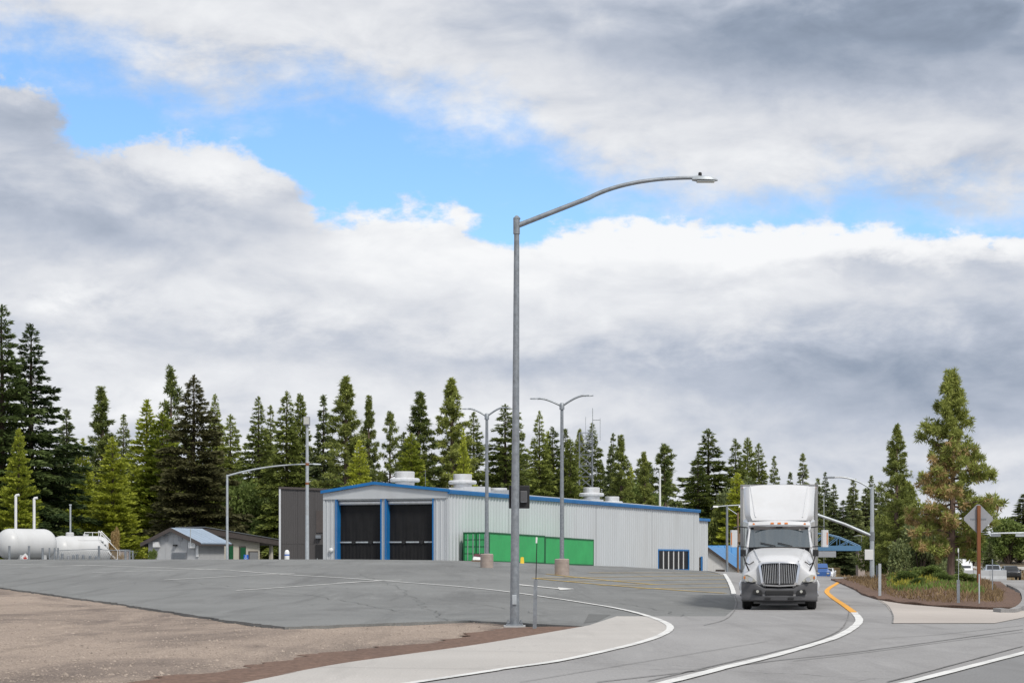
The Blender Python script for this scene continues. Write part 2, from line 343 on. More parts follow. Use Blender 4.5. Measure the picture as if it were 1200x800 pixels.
def clip_cell(poly, x0, x1, y0, y1):
    for ax, v, keep in ((0, x0, 1), (0, x1, -1), (1, y0, 1), (1, y1, -1)):
        out = []; n = len(poly)
        for i in range(n):
            p, q = poly[i], poly[(i + 1) % n]
            a, c = (p[ax] - v) * keep, (q[ax] - v) * keep
            if a >= 0: out.append(p)
            if (a >= 0) != (c >= 0):
                t = a / (a - c); out.append((p[0] + (q[0] - p[0]) * t, p[1] + (q[1] - p[1]) * t))
        poly = out
        if len(poly) < 3: return []
    return poly
def sheet(name, poly, m, off, cell=2.0, height=None, skirt=0.0, parent=None):
    """a surface over a 2-D outline that follows the terrain, off metres above it"""
    h = height or (lambda x, y: 0.0)
    xs = [p[0] for p in poly]; ys = [p[1] for p in poly]
    bm = bmesh.new(); cache = {}
    def vert(p):
        k = (round(p[0], 4), round(p[1], 4))
        if k not in cache: cache[k] = bm.verts.new((p[0], p[1], gz(p[0], p[1]) + off + h(p[0], p[1])))
        return cache[k]
    i0, i1 = math.floor(min(xs) / cell), math.ceil(max(xs) / cell); j0, j1 = math.floor(min(ys) / cell), math.ceil(max(ys) / cell)
    for j in range(j0, j1):
        row = clip_cell(poly, -1e5, 1e5, j * cell, (j + 1) * cell)
        if len(row) < 3: continue
        for i in range(i0, i1):
            c = clip_cell(row, i * cell, (i + 1) * cell, j * cell, (j + 1) * cell)
            vs = []
            for p in c:
                v = vert(p)
                if v not in vs: vs.append(v)
            if len(vs) >= 3:
                try: bm.faces.new(vs)
                except ValueError: pass
    bmesh.ops.recalc_face_normals(bm, faces=bm.faces)
    for f in bm.faces:
        if f.normal.z < 0: f.normal_flip()
    if skirt:                                   # vertical edge along the outline
        for p, q in zip(poly, poly[1:] + poly[:1]):
            n = max(1, int(math.hypot(q[0] - p[0], q[1] - p[1]) / 1.5)); col_ = []
            for k in range(n + 1):
                x, y = p[0] + (q[0] - p[0]) * k / n, p[1] + (q[1] - p[1]) * k / n; z = gz(x, y) + off + h(x, y)
                col_.append((bm.verts.new((x, y, z)), bm.verts.new((x, y, z - skirt))))
            for (a, a2), (c, c2) in zip(col_, col_[1:]): bm.faces.new((a, c, c2, a2))
    me = bpy.data.meshes.new(name); bm.to_mesh(me); bm.free(); me.materials.append(m)
    o = link_mesh(name, me, parent)
    if not parent: struct(o)
    return o
def smooth_line(pts, step=.6):
    """Catmull-Rom through 2-D points, resampled"""
    P = [Vector(p).to_2d() for p in pts]; P = [P[0] * 2 - P[1]] + P + [P[-1] * 2 - P[-2]]; out = []
    for i in range(1, len(P) - 2):
        a, b_, c, e = P[i - 1:i + 3]; n = max(2, int((c - b_).length / step))
        for k in range(n):
            t = k / n
            out.append(.5 * ((2 * b_) + (c - a) * t + (2 * a - 5 * b_ + 4 * c - e) * t * t + (3 * b_ - a - 3 * c + e) * t ** 3))
    out.append(P[-2]); return out
def stripe(name, pts, width, m, off, parent, smooth=True, thick=0.0, w_end=None):
    L = smooth_line(pts) if smooth else [Vector(p).to_2d() for p in pts]
    if not smooth:
        L2 = []
        for a, b_ in zip(L, L[1:]):
            n = max(1, int((b_ - a).length / 1.0)); L2 += [a.lerp(b_, k / n) for k in range(n)]
        L = L2 + [L[-1]]
    mb = MB(); vs = []; n = len(L)
    for i, p in enumerate(L):
        t = (L[min(i + 1, n - 1)] - L[max(i - 1, 0)]).normalized(); s = Vector((-t.y, t.x)); ww = width if w_end is None else width + (w_end - width) * i / (n - 1)
        ww *= 1 + .08 * math.sin(i * 1.7) * math.sin(i * .53)
        for sg in (1, -1):
            q = p + s * sg * ww / 2; vs.append((q.x, q.y, gz(q.x, q.y) + off))
    if not thick:
        mb.add(vs, [(2 * i, 2 * i + 1, 2 * i + 3, 2 * i + 2) for i in range(n - 1)])
    else:
        top = [(x, y, z + thick) for x, y, z in vs]
        mb.loft([(vs[2 * i], top[2 * i], top[2 * i + 1], vs[2 * i + 1]) for i in range(n)], cap=True)
    me = mb.mesh(name, m)
    o = link_mesh(name, me, parent)
    for p in me.polygons:
        if not thick and p.normal.z < 0: me.flip_normals(); break
    return o

# terrain: one sheet out to the horizon
def axis(lims): 
    out = []
    for a, b_, s in lims: out += list(np.arange(a, b_, s))
    return out + [lims[-1][1]]
gx = axis(((-4000, -1000, 500), (-1000, -200, 100), (-200, -80, 12), (-80, 100, 3), (100, 220, 12), (220, 1000, 97.5), (1000, 4000, 500)))
gy = axis(((-300, -20, 40), (-20, 60, 5), (60, 440, 3), (440, 600, 16), (600, 1400, 100), (1400, 6000, 460)))
mb = MB(); nx = len(gx)
mb.v = [(x, y, gz(x, y) - .06 - .25 * sst((Y2 - 200) / 100) * 0) for y in gy for Y2 in (y,) for x in gx]
mb.f = [(j * nx + i, j * nx + i + 1, (j + 1) * nx + i + 1, (j + 1) * nx + i) for j in range(len(gy) - 1) for i in range(nx - 1)]
struct(mb.build('ground', M['earth'], smooth=True, fix=False))

# outlines read off the photograph and dropped onto the ground
E1 = [G(x, y) for x, y in ((690, 733), (640, 742), (560, 756), (470, 768), (400, 778), (330, 791), (296, 799))]      # gravel / light concrete edge
dv = Vector(E1[-1]) - Vector(E1[-3]); dv.normalize(); E1.append(tuple(Vector(E1[-1]) + dv * 26))
E1 = [tuple(p) for p in smooth_line(E1, .35)]
LE = [G(x, y) for x, y in ((690, 733), (655, 732), (600, 729), (550, 727), (470, 729), (400, 731.5), (333, 734.5), (270, 727), (200, 716), (135, 706), (60, 696), (0, 688))]
LE += [(-44, 152), (-58, 190)]
rj = random.Random(3); LJ = [LE[0]]
for a, c in zip(LE, LE[1:]):                       # ragged asphalt edge
    n = max(1, int(math.hypot(c[0] - a[0], c[1] - a[1]) / .45)) if c[1] < 121 else 1
    for k in range(1, n + 1): LJ.append((a[0] + (c[0] - a[0]) * k / n + (rj.uniform(-.05, .05) if n > 1 else 0), a[1] + (c[1] - a[1]) * k / n + (rj.gauss(0, .09) if n > 1 else 0)))
TIP = [G(723, 722), G(850, 722)]
SIDE = [G(x, y) for x, y in ((860, 714), (862, 705), (859, 695), (853, 683), (847, 674))]
lot_poly = LJ + [(-130, 215), (-130, 300), (10, 300), (16, 190)] + SIDE[::-1] + [(SIDE[0][0] + .8, SIDE[0][1] - 1), G(852, 723), G(724, 723.5)]
road_poly = TIP + SIDE + [(15.5, 170), (17, 215), (50, 300), (62, 300), (48, 215), (44, 160), (60, 120), (80, 60), (80, -15), (E1[-1][0], E1[-1][1])] + E1[::-1]
gravel_poly = [(x, y + .5) for x, y in LE[:12]] + [(-80, 130), (-80, -15), (E1[-1][0] - .02, E1[-1][1])] + [(x - .02, y) for x, y in E1[::-1]]
lot = sheet('parking_lot', lot_poly, M['lot'], .05, 2.0, skirt=.12)
road = sheet('road', road_poly, M['road'], .058, 2.0, skirt=.12)
def gbump(x, y): return .025 * math.sin(x * 1.3 + y * .7) * math.sin(y * .9 - x * .4) + .015 * math.sin(x * 3.1) * math.sin(y * 2.3 + 1)
gravel = sheet('gravel_shoulder', gravel_poly, M['gravel'], -.02, 1.0, gbump)
# strip of reddish soil between the gravel and the concrete
inner = []
for i, p in enumerate(E1):
    t = (Vector(E1[min(i + 1, len(E1) - 1)]) - Vector(E1[max(i - 1, 0)])).normalized(); s = Vector((t.y, -t.x))
    if s.x > 0: s = -s
    wv = 1.75 + .28 * math.sin(i * .21) + .12 * math.sin(i * .67) + .10 * math.sin(i * 1.9) + .07 * math.sin(i * 3.7)
    inner.append((p[0] + s.x * wv, p[1] + s.y * wv))
soil_poly = [(x - .015, y) for x, y in E1] + inner[::-1]
sm = MB(); sm.loft([[(a[0], a[1], gz(*a) + .03), ((a[0] * .45 + c[0] * .55), (a[1] * .45 + c[1] * .55), gz(*c) + .032), (c[0], c[1], gz(*c) + .004)] for a, c in zip(E1, inner)])
struct(sm.build('soil_strip', M['redsoil'], smooth=True))

# light concrete apron: from the gravel edge to the white edge line
WL = [G(x, y) for x, y in ((500, 799), (585, 786), (650, 776), (700, 766), (745, 755), (772, 746), (785, 738), (781, 731), (762, 723))]
dv = (Vector(WL[0]) - Vector(WL[2])).normalized(); WL0 = tuple(Vector(WL[0]) + dv * 22)
WLs = [tuple(p) for p in smooth_line([WL0] + WL, .8)]
apron_poly = [G(723, 722.3), G(752, 722.3)] + WLs[::-1] + [(E1[-1][0], E1[-1][1])] + E1[::-1]
sheet('apron', apron_poly, M['apron'], .066, 2.0)
stripe('edge_line', [WL0] + WL + [G(x, y) for x, y in ((735, 715.5), (700, 709), (655, 702), (600, 694), (540, 687.5), (470, 682), (400, 677), (340, 673.5), (270, 668.5))], .17, M['paintw'], .074, road)
ol = [G(x, y) for x, y in ((1001, 718), (1007, 727), (1000, 736), (980, 747), (950, 757), (905, 770), (850, 783), (790, 799))]
dv = (Vector(ol[-1]) - Vector(ol[-3])).normalized(); ol.append(tuple(Vector(ol[-1]) + dv * 18))
stripe('edge_line', ol, .20, M['paintw'], .075, road)
stripe('kerb_line', [G(x, y) for x, y in ((990, 678), (981, 683.5), (972, 689), (969, 693.5), (974, 699), (987, 708), (1000, 717.6))], .21, M['painto'], .06, road, thick=.02)
stripe('kerb_line', [G(x, y) for x, y in ((849, 673), (854, 681), (858, 690), (860, 697))], .20, M['paintw'], .06, road, thick=.05)
# far lane: highway edge line and asphalt
hl = [G(1075, 799), G(1140, 782), G(1199, 767)]
dv = (Vector(hl[-1]) - Vector(hl[0])).normalized(); hA, hB = tuple(Vector(hl[0]) - dv * 14), tuple(Vector(hl[-1]) + dv * 40)
sheet('highway', [hA, hB, (hB[0] + 14, hB[1] - 6), (70, 0), (20, -14), (hA[0] + 2, -14)], M['highway'], .064, 2.0)
stripe('edge_line', [hA, hB], .17, M['paintw'], .080, road, smooth=False)
for pts, wd in (([(700, 801), (800, 789), (905, 775), (1000, 765), (1090, 753), (1199, 738)], .05), ([(930, 775), (1010, 766), (1100, 754), (1199, 741)], .03),
                ([(1040, 801), (1100, 785), (1199, 758)], .04), ([(995, 709), (994, 722), (985, 738), (955, 752), (905, 765), (840, 780), (760, 799)], .035),
                ([(1021, 697), (1038, 708), (1046, 720), (1046, 731)], .04), ([(724, 722.6), (850, 722.6)], .04), ([(861, 697), (864, 707), (859, 718), (848, 727), (825, 733)], .03),
                ([(1046, 731), (1110, 730.5), (1165, 731)], .035), ([(1030, 749), (1110, 743), (1199, 733)], .03), ([(610, 800), (900, 752)], .02)):
    stripe('pavement_joint', [G(*p) for p in pts], wd, M['joint'], .071, road)
for i in range(6, len(WLs) - 4, 6):               # cross joints of the light apron
    a = Vector(WLs[i]); c = min((Vector(p) for p in E1), key=lambda p: (p - a).length)
    if (c - a).length > .6: stripe('pavement_joint', [a.lerp(c, .03), c], .018, M['joint'], .0715, road, smooth=False)
for pts, wd in (([(30, 672), (140, 678), (260, 686), (380, 700), (470, 716)], .03), ([(330, 690), (420, 694), (520, 703), (590, 712), (640, 722)], .025), ([(420, 672), (470, 690), (500, 712), (520, 727)], .022), ([(180, 668), (330, 664), (480, 666)], .05), ([(660, 700), (720, 706), (780, 716), (800, 722)], .025)):
    stripe('sealed_crack', [(p[0] + rj.gauss(0, .1), p[1] + rj.gauss(0, .25)) for p in [tuple(q) for q in smooth_line([G(*p) for p in pts], 1.2)]], wd, M['tar'], .0695, lot)
# pale island paving on the right
sheet('island_paving', [G(x, y) for x, y in ((1022, 698), (1035, 704), (1070, 709), (1120, 713), (1199, 716), (1230, 719), (1199, 724), (1165, 731), (1110, 731), (1046, 731), (1046, 720), (1038, 709))], M['pink'], .070, 1.0)
# parking bay lines and hatching on the lot
for a, c in (((193, 679.5), (345, 671.5)), ((277, 692), (445, 680)), ((108, 671), (255, 666.5)), ((26, 664.5), (150, 661.5)), ((395, 683), (470, 679.5))):
    stripe('bay_line', [G(*a), G(*c)], .17, M['paintwf'], .070, lot, smooth=False)
stripe('bay_line', [G(0, 661), G(120, 663), G(270, 668)], .2, M['paintwf'], .069, lot)
for a, c in (((625, 677.5), (850, 695)), ((625, 677.5), (852, 674.5)), ((660, 681), (851, 679)), ((700, 686), (852, 683.5)), ((745, 690), (854, 688)), ((690, 671), (846, 671.5)), ((640, 672.5), (770, 685))):
    stripe('hatch_line', [G(*a), G(*c)], .26, M['painty'], .071, lot, smooth=False)
# straight arrow
ar = MB()
A0, A1, A2 = Vector(G(608, 685.5)), Vector(G(655, 690.3)), Vector(G(674, 690.6))
def gp(q): return (q[0], q[1], gz(q[0], q[1]) + .072)
ar.add([gp(A0), gp(A0 + Vector((0, 1.1))), gp(A1 + Vector((0, 1.1))), gp(A1)], [(0, 1, 2, 3)])
ar.add([gp(A1 - Vector((0, 1.4))), gp(A1 + Vector((0, 2.4))), gp(A2 + Vector((0, .5)))], [(0, 1, 2)])
ar.build('lane_arrow', M['paintwf'], lot)
for pl in ([(690, 719.5), (716, 720), (700, 728), (684, 730)],):
    sheet('asphalt_patch', [G(*p) for p in pl], M['patch'], .056, 1.0, parent=lot)

# planted island mound with mulch
ISL = [G(x, y) for x, y in ((1003, 692), (1010, 697), (1030, 703), (1060, 708), (1110, 712), (1160, 714.5), (1192, 715.5), (1199, 708), (1195, 697), (1180, 689))]
ISL += [(30.5, 128), (24, 132), (19, 122)]
isl_c = Vector((21.5, 104))
def edge_d(x, y, poly):
    p = Vector((x, y)); dm = 1e9
    for a, c in zip(poly, poly[1:] + poly[:1]):
        a, c = Vector(a), Vector(c); t = max(0, min(1, (p - a).dot(c - a) / max(1e-6, (c - a).length_squared))); dm = min(dm, (p - a - (c - a) * t).length)
    return dm
def isl_h(x, y): return .07 + .62 * sst(edge_d(x, y, ISL) / 7.5) + .03 * math.sin(x * 2.1) * math.sin(y * 1.3)
sheet('planting_bed', ISL, M['mulch'], .06, 1.0, isl_h, skirt=.2)
# kerb at the right end of the bed
stripe('bed_kerb', [G(x, y) for x, y in ((1168, 717), (1186, 718), (1198, 712), (1201, 703), (1196, 694), (1182, 687))], .22, M['road'], .06, road, thick=.12)
# far road on the bank at the right
FR = [(58, 330), (75, 322), (110, 318), (160, 322)]
sheet('far_road', [(x, y - 5) for x, y in FR] + [(x, y + 7) for x, y in FR[::-1]], M['apron'], .05, 4.0)

# ------------------------------------------------------------------ trees
M['fir'] = foliage('fir_needles', (0.060, 0.092, 0.026), (0.350, 0.397, 0.095))
M['bigfir'] = foliage('dark_fir_needles', (.030, .056, .020), (.150, .200, .060))
M['firb'] = foliage('brownish_fir_needles', (.034, .040, .016), (.170, .165, .070))
M['cedar'] = foliage('cedar_leaf', (0.122, 0.175, 0.025), (0.615, 0.649, 0.095))
M['pine'] = foliage('pine_needles', (0.079, 0.116, 0.033), (0.399, 0.437, 0.114))
M['far'] = foliage('distant_needles', (0.086, 0.121, 0.054), (0.332, 0.371, 0.153))
M['leaf'] = foliage('shrub_leaf', (.065, .110, .022), (.240, .300, .085))
M['dead'] = foliage('dead_needles', (.26, .17, .07), (.60, .45, .22))
M['grassg'] = foliage('green_grass', (.05, .10, .018), (.19, .28, .06))
M['grassy'] = foliage('yellow_flowers', (.20, .20, .03), (.50, .44, .06))
M['grassd'] = foliage('dry_grass', (.14, .095, .05), (.38, .27, .14))

def unit(a): return a / np.maximum(1e-6, np.linalg.norm(a, axis=1, keepdims=True))
def sprays(base, dr, length, width, rng, flat=.5):
    """one diamond-shaped face per spray"""
    n = len(base); up = np.tile((0, 0, 1.0), (n, 1)) + rng.normal(0, flat, (n, 3))
    sd = unit(np.cross(dr, up)); L = length[:, None]; Wd = width[:, None]
    q = np.stack([base, base + dr * L * .45 + sd * Wd / 2, base + dr * L, base + dr * L * .45 - sd * Wd / 2], 1)
    return q.reshape(-1, 3)
def quads_mesh(name, v, m):
    n = len(v) // 4; me = bpy.data.meshes.new(name)
    me.vertices.add(len(v)); me.vertices.foreach_set('co', v.astype(np.float32).ravel())
    me.loops.add(len(v)); me.loops.foreach_set('vertex_index', np.arange(len(v), dtype=np.int32))
    me.polygons.add(n); me.polygons.foreach_set('loop_start', np.arange(0, 4 * n, 4, dtype=np.int32))
    me.update(calc_edges=True); me.materials.append(m); return me
def trunk_mesh(h, r, m, branches=None, bend=.0, seed=0):
    rr = random.Random(seed); mb = MB(); pts = []
    for i in range(9):
        t = i / 8; pts.append((bend * math.sin(t * 3) + rr.uniform(-.03, .03), rr.uniform(-.03, .03), -.4 + (h * .97 + .4) * t))
    mb.tube(pts, [r * 1.25] + [r * (1 - i / 8) ** .8 + .02 for i in range(1, 9)], 8)
    for a, c, br in branches or []:
        md = [(p + q) / 2 for p, q in zip(a, c)]; md[2] -= .03 * abs(c[0] - a[0])
        mb.tube([a, md, c], [br, br * .7, br * .25], 5, False)
    return mb.mesh('trunk', m, True, fix=False)
def conifer(seed, h=20.0, rmax=3.4, p=.85, z0=.04, gap=.55, nb=6, N=15000, sl=.62, sw=.21, droop=.22, rise=.25, irr=.25, m='fir', layered=True, bark='bark', tuft=0):
    rng = np.random.default_rng(seed); zs = []; z = z0 * h
    while z < h * .985: zs.append(z); z += gap * (1.15 - .55 * z / h) * rng.uniform(.8, 1.2)
    B = []
    for z in zs:
        t = (z - z0 * h) / (h * (1 - z0)); n = max(3, int(nb * (1 - .35 * t))); a0 = rng.uniform(0, 6.28)
        # broad-scale unevenness of the outline
        for k in range(n):
            a = a0 + 6.283 * k / n + rng.normal(0, .25)
            lump = 1 + irr * .6 * math.sin(a * 2 + z * .5 + seed) + irr * .5 * math.sin(a * 3 - z * .9 + seed * 2)
            L = (rmax * (1 - t) ** p * (.45 + .55 * min(1, t / .10 + .35)) + .05) * lump * rng.uniform(1 - irr, 1 + irr)
            if rng.random() < .06: L *= .35
            el = rise * (t * 1.7 - .45) + rng.normal(0, .10)
            zz = z + rng.normal(0, gap * (.32 if layered else .5))
            B.append((a, el, max(.15, L), zz))
    B = np.array(B); pr = B[:, 2] ** 1.35 + .08; idx = rng.choice(len(B), N, p=pr / pr.sum())
    a, el, L, z = B[idx].T; s = rng.random(N) ** .62 * .97 + .03
    out = np.stack([np.cos(a) * np.cos(el), np.sin(a) * np.cos(el), np.sin(el)], 1); lat = np.stack([-np.sin(a), np.cos(a), 0 * a], 1)
    sg = rng.uniform(-1, 1, N); mx = np.minimum(.36 * L * (1.05 - s * .85), 1.0) + .05
    base = out * (L * s)[:, None] + lat * (sg * mx)[:, None]
    base[:, 2] += z - droop * L * s * s + rng.normal(0, .07, N) + .10 * L * np.clip(s - .8, 0, 1)
    dr = unit(out * .85 + lat * (np.sign(sg) * .65)[:, None] + rng.normal(0, .32, (N, 3)) + np.array((0, 0, -.18 if droop > 0 else .55)))
    sz = rng.uniform(.6, 1.25, N) * (.55 + .45 * np.clip(L / (rmax * .6), 0, 1))
    nt = 70; zt = h * (1 - .05 * rng.random(nt))                                    # leader
    base = np.vstack([base, np.stack([rng.normal(0, .05, nt), rng.normal(0, .05, nt), zt - .2], 1)]); dr = np.vstack([dr, unit(np.stack([rng.normal(0, .45, nt), rng.normal(0, .45, nt), np.full(nt, 1.0)], 1))]); sz = np.append(sz, np.full(nt, .6))
    v = sprays(base, dr, sl * sz, sw * sz * 1.1, rng, 1.3)
    crown = quads_mesh('crown', v, M[m])
    br = []
    for j in rng.choice(len(B), min(len(B), 110), replace=False):
        aa, ee, LL, zz = B[j]
        br.append(((0, 0, zz), (math.cos(aa) * LL * .8, math.sin(aa) * LL * .8, zz + math.sin(ee) * LL * .8 - droop * LL * .64), .02 + .012 * LL))
    return crown, trunk_mesh(h, .011 * h + .05, M[bark], br, seed=seed)
def tufts(cen, rad, nper, rng, up=.5, width=.035):
    """needle bundles: thin blades fanned out round each centre"""
    n = len(cen) * nper; base = np.repeat(cen, nper, 0); rr = np.repeat(rad, nper)
    dr = unit(rng.normal(0, 1, (n, 3)) + np.array((0, 0, up)))
    return sprays(base + dr * (rr * .1)[:, None], dr, rr * rng.uniform(.7, 1.15, n), rr * width * 8 * rng.uniform(.6, 1.2, n), rng, 1.5)
def pine(seed, h=20.0, rmax=3.0, z0=.25, nbr=75, ntuft=1100, rad=.42, nper=16, p=.7, m='pine', bark='barkred', dead=None, clump=.5, upsweep=.25, width=.03):
    rng = np.random.default_rng(seed); B = []
    for k in range(nbr):
        t = (k + rng.random()) / nbr; z = h * (z0 + (1 - z0) * t * .97); a = k * 2.4 + rng.normal(0, .5)
        L = (rmax * (1 - t) ** p * (.55 + .45 * min(1, t / .2)) + .20) * rng.uniform(.72, 1.12)
        B.append((a, upsweep * (t * 2 - .4) + rng.normal(0, .14), L, z))
    B = np.array(B); pr = B[:, 2] + .25; idx = rng.choice(nbr, ntuft, p=pr / pr.sum())
    a, el, L, z = B[idx].T; s = np.clip(1 - rng.random(ntuft) ** 1.2 * .75, 0, 1)
    out = np.stack([np.cos(a) * np.cos(el), np.sin(a) * np.cos(el), np.sin(el)], 1); lat = np.stack([-np.sin(a), np.cos(a), 0 * a], 1)
    cen = out * (L * s)[:, None] + lat * (rng.uniform(-1, 1, ntuft) * clump * np.minimum(L * .45, 1.1) * (1.1 - s * .5))[:, None]
    cen[:, 2] += z + .10 * L * s * s + rng.normal(0, .12, ntuft)
    cen = np.vstack([cen, np.stack([rng.normal(0, .12, 24), rng.normal(0, .12, 24), rng.uniform(.93, 1.0, 24) * h], 1)])
    rr = rad * rng.uniform(.7, 1.25, len(cen))
    br = [((0, 0, zz), (math.cos(aa) * math.cos(ee) * LL * .95, math.sin(aa) * math.cos(ee) * LL * .95, zz + math.sin(ee) * LL + .08 * LL), .03 + .018 * LL) for aa, ee, LL, zz in B]
    tr = trunk_mesh(h, .0125 * h + .06, M[bark], br, bend=.1, seed=seed)
    if dead is None: return quads_mesh('crown', tufts(cen, rr, nper, rng, width=width), M[m]), tr
    k = dead(cen, rng)
    return quads_mesh('crown', tufts(cen[~k], rr[~k], nper, rng, width=width), M[m]), tr, quads_mesh('browned_needles', tufts(cen[k], rr[k] * .95, nper, rng, -.6, width), M['dead'])
def bush(seed, h=6.0, rx=3.0, N=7000, sl=.34, sw=.20, m='leaf', lobes=16):
    rng = np.random.default_rng(seed)
    c = np.stack([rng.uniform(-rx, rx, lobes) * .75, rng.uniform(-rx, rx, lobes) * .75, rng.uniform(.15, .85, lobes) * h], 1)
    c[:, :2] *= (1.15 - .75 * c[:, 2] / h)[:, None]
    lr = rng.uniform(.16, .30, lobes) * h * .8
    i = rng.integers(0, lobes, N); dr = unit(rng.normal(0, 1, (N, 3))); base = c[i] + dr * (lr[i] * rng.random(N) ** .35)[:, None] * np.array((1, 1, .85))
    base[:, 2] = np.abs(base[:, 2])
    d2 = unit(dr * .7 + rng.normal(0, .6, (N, 3))); s = rng.uniform(.6, 1.3, N)
    crown = quads_mesh('crown', sprays(base, d2, sl * s, sw * s, rng, 1.0), M[m])
    mb = MB()
    for k in range(lobes): mb.tube([(0, 0, -.2), tuple(c[k] * np.array((.4, .4, .55))), tuple(c[k])], [.10, .06, .02], 5, False)
    return crown, mb.mesh('trunk', M['bark'], True, fix=False)
PROTO = {
 'fir': [conifer(1, rmax=3.7, p=.88, N=30000, gap=.40, sl=.50, sw=.15, irr=.2), conifer(2, rmax=3.5, p=.8, gap=.45, N=30000, sl=.50, sw=.15, irr=.24), conifer(3, rmax=4.0, p=1.0, droop=.16, N=30000, gap=.38, sl=.50, sw=.15, irr=.2), conifer(4, rmax=3.4, p=.85, gap=.5, irr=.28, N=28000, sl=.52, sw=.15), conifer(5, rmax=3.2, p=.75, gap=.42, irr=.3, N=28000, sl=.50, sw=.15, droop=.05, rise=.45)],
 'bigfir': [conifer(11, rmax=3.9, p=.88, N=44000, sl=.42, sw=.13, gap=.48, irr=.26, droop=.14, m='bigfir'), conifer(12, rmax=4.0, p=.92, N=44000, sl=.42, sw=.13, gap=.52, irr=.28, droop=.10, m='bigfir')],
 'brown': [conifer(21, rmax=4.6, p=.90, N=46000, sl=.44, sw=.15, gap=.36, m='firb', droop=.10, irr=.2)],
 'cedar': [conifer(31, rmax=3.2, p=.85, N=22000, sl=.50, sw=.19, gap=.35, m='cedar', droop=-.10, rise=.1, layered=False, irr=.22), conifer(32, rmax=3.4, p=.95, N=22000, sl=.50, sw=.19, gap=.35, m='cedar', droop=-.10, rise=.1, layered=False, irr=.2)],
 'pine': [pine(41, rmax=3.0, z0=.12, ntuft=1900, nbr=90, rad=.36, p=.9, nper=18), pine(42, rmax=3.2, z0=.12, ntuft=2000, nbr=95, rad=.36, p=.8, nper=18), pine(43, rmax=2.8, z0=.15, ntuft=1700, nbr=80, rad=.36, p=.85, nper=18)],
 'sparse': [pine(51, rmax=2.4, z0=.35, ntuft=480, nbr=46, rad=.48, p=.55, clump=.35), pine(52, rmax=2.6, z0=.3, ntuft=560, nbr=50, rad=.46, p=.5, clump=.4)],
 'far': [conifer(61, rmax=2.8, N=16000, sl=.62, sw=.22, p=1.0, irr=.2, m='far'), conifer(62, rmax=3.1, N=16000, sl=.62, sw=.22, m='far', p=.9), conifer(63, rmax=2.7, N=15000, sl=.62, sw=.22, m='far', p=1.0, irr=.3)],
 'bush': [bush(71), bush(72, rx=3.6, lobes=20, N=8000)],
 'dkbush': [bush(74, m='pine', N=8000), bush(75, m='far', rx=3.4, N=8000)],
}
PH = {'bush': 6.0, 'dkbush': 6.0}
PW = {'fir': 3.5, 'bigfir': 3.9, 'brown': 4.5, 'cedar': 3.2, 'pine': 2.8, 'sparse': 2.6, 'far': 2.8, 'bush': 3.2, 'dkbush': 3.2}
NAMES = {'fir': 'fir_tree', 'bigfir': 'fir_tree', 'brown': 'fir_tree', 'cedar': 'cedar_tree', 'pine': 'pine_tree', 'sparse': 'pine_tree', 'far': 'conifer_tree', 'bush': 'leafy_shrub', 'dkbush': 'evergreen_shrub'}
rt = random.Random(5); cnt = {}
def tree(px, top, Y, kind, hw, label, group, base=None):
    """px, top: photo column and row of the tip; Y: distance; hw: half width of the crown in photo pixels"""
    Y = Y * 1.24 if px < 330 and base is None and Y < 270 else Y
    X = (px - 600) * Y / F; z = gz(X, Y) if base is None else base; h = CZ + (HY - top) * Y / F - z
    i = cnt.get(kind, 0); cnt[kind] = i + 1; pr = PROTO[kind][i % len(PROTO[kind])]
    s = h / PH.get(kind, 20.0); sw_ = (hw * Y / F) / PW[kind]
    t = thing(NAMES[kind], label, 'shrub' if 'bush' in kind else 'tree', (X, Y, z - .1), rt.uniform(0, 6.28), group)
    t.scale = (sw_, sw_, s)
    link_mesh('crown', pr[0], t); link_mesh('trunk', pr[1], t)
    return t
GF = 'conifers of the forest edge'
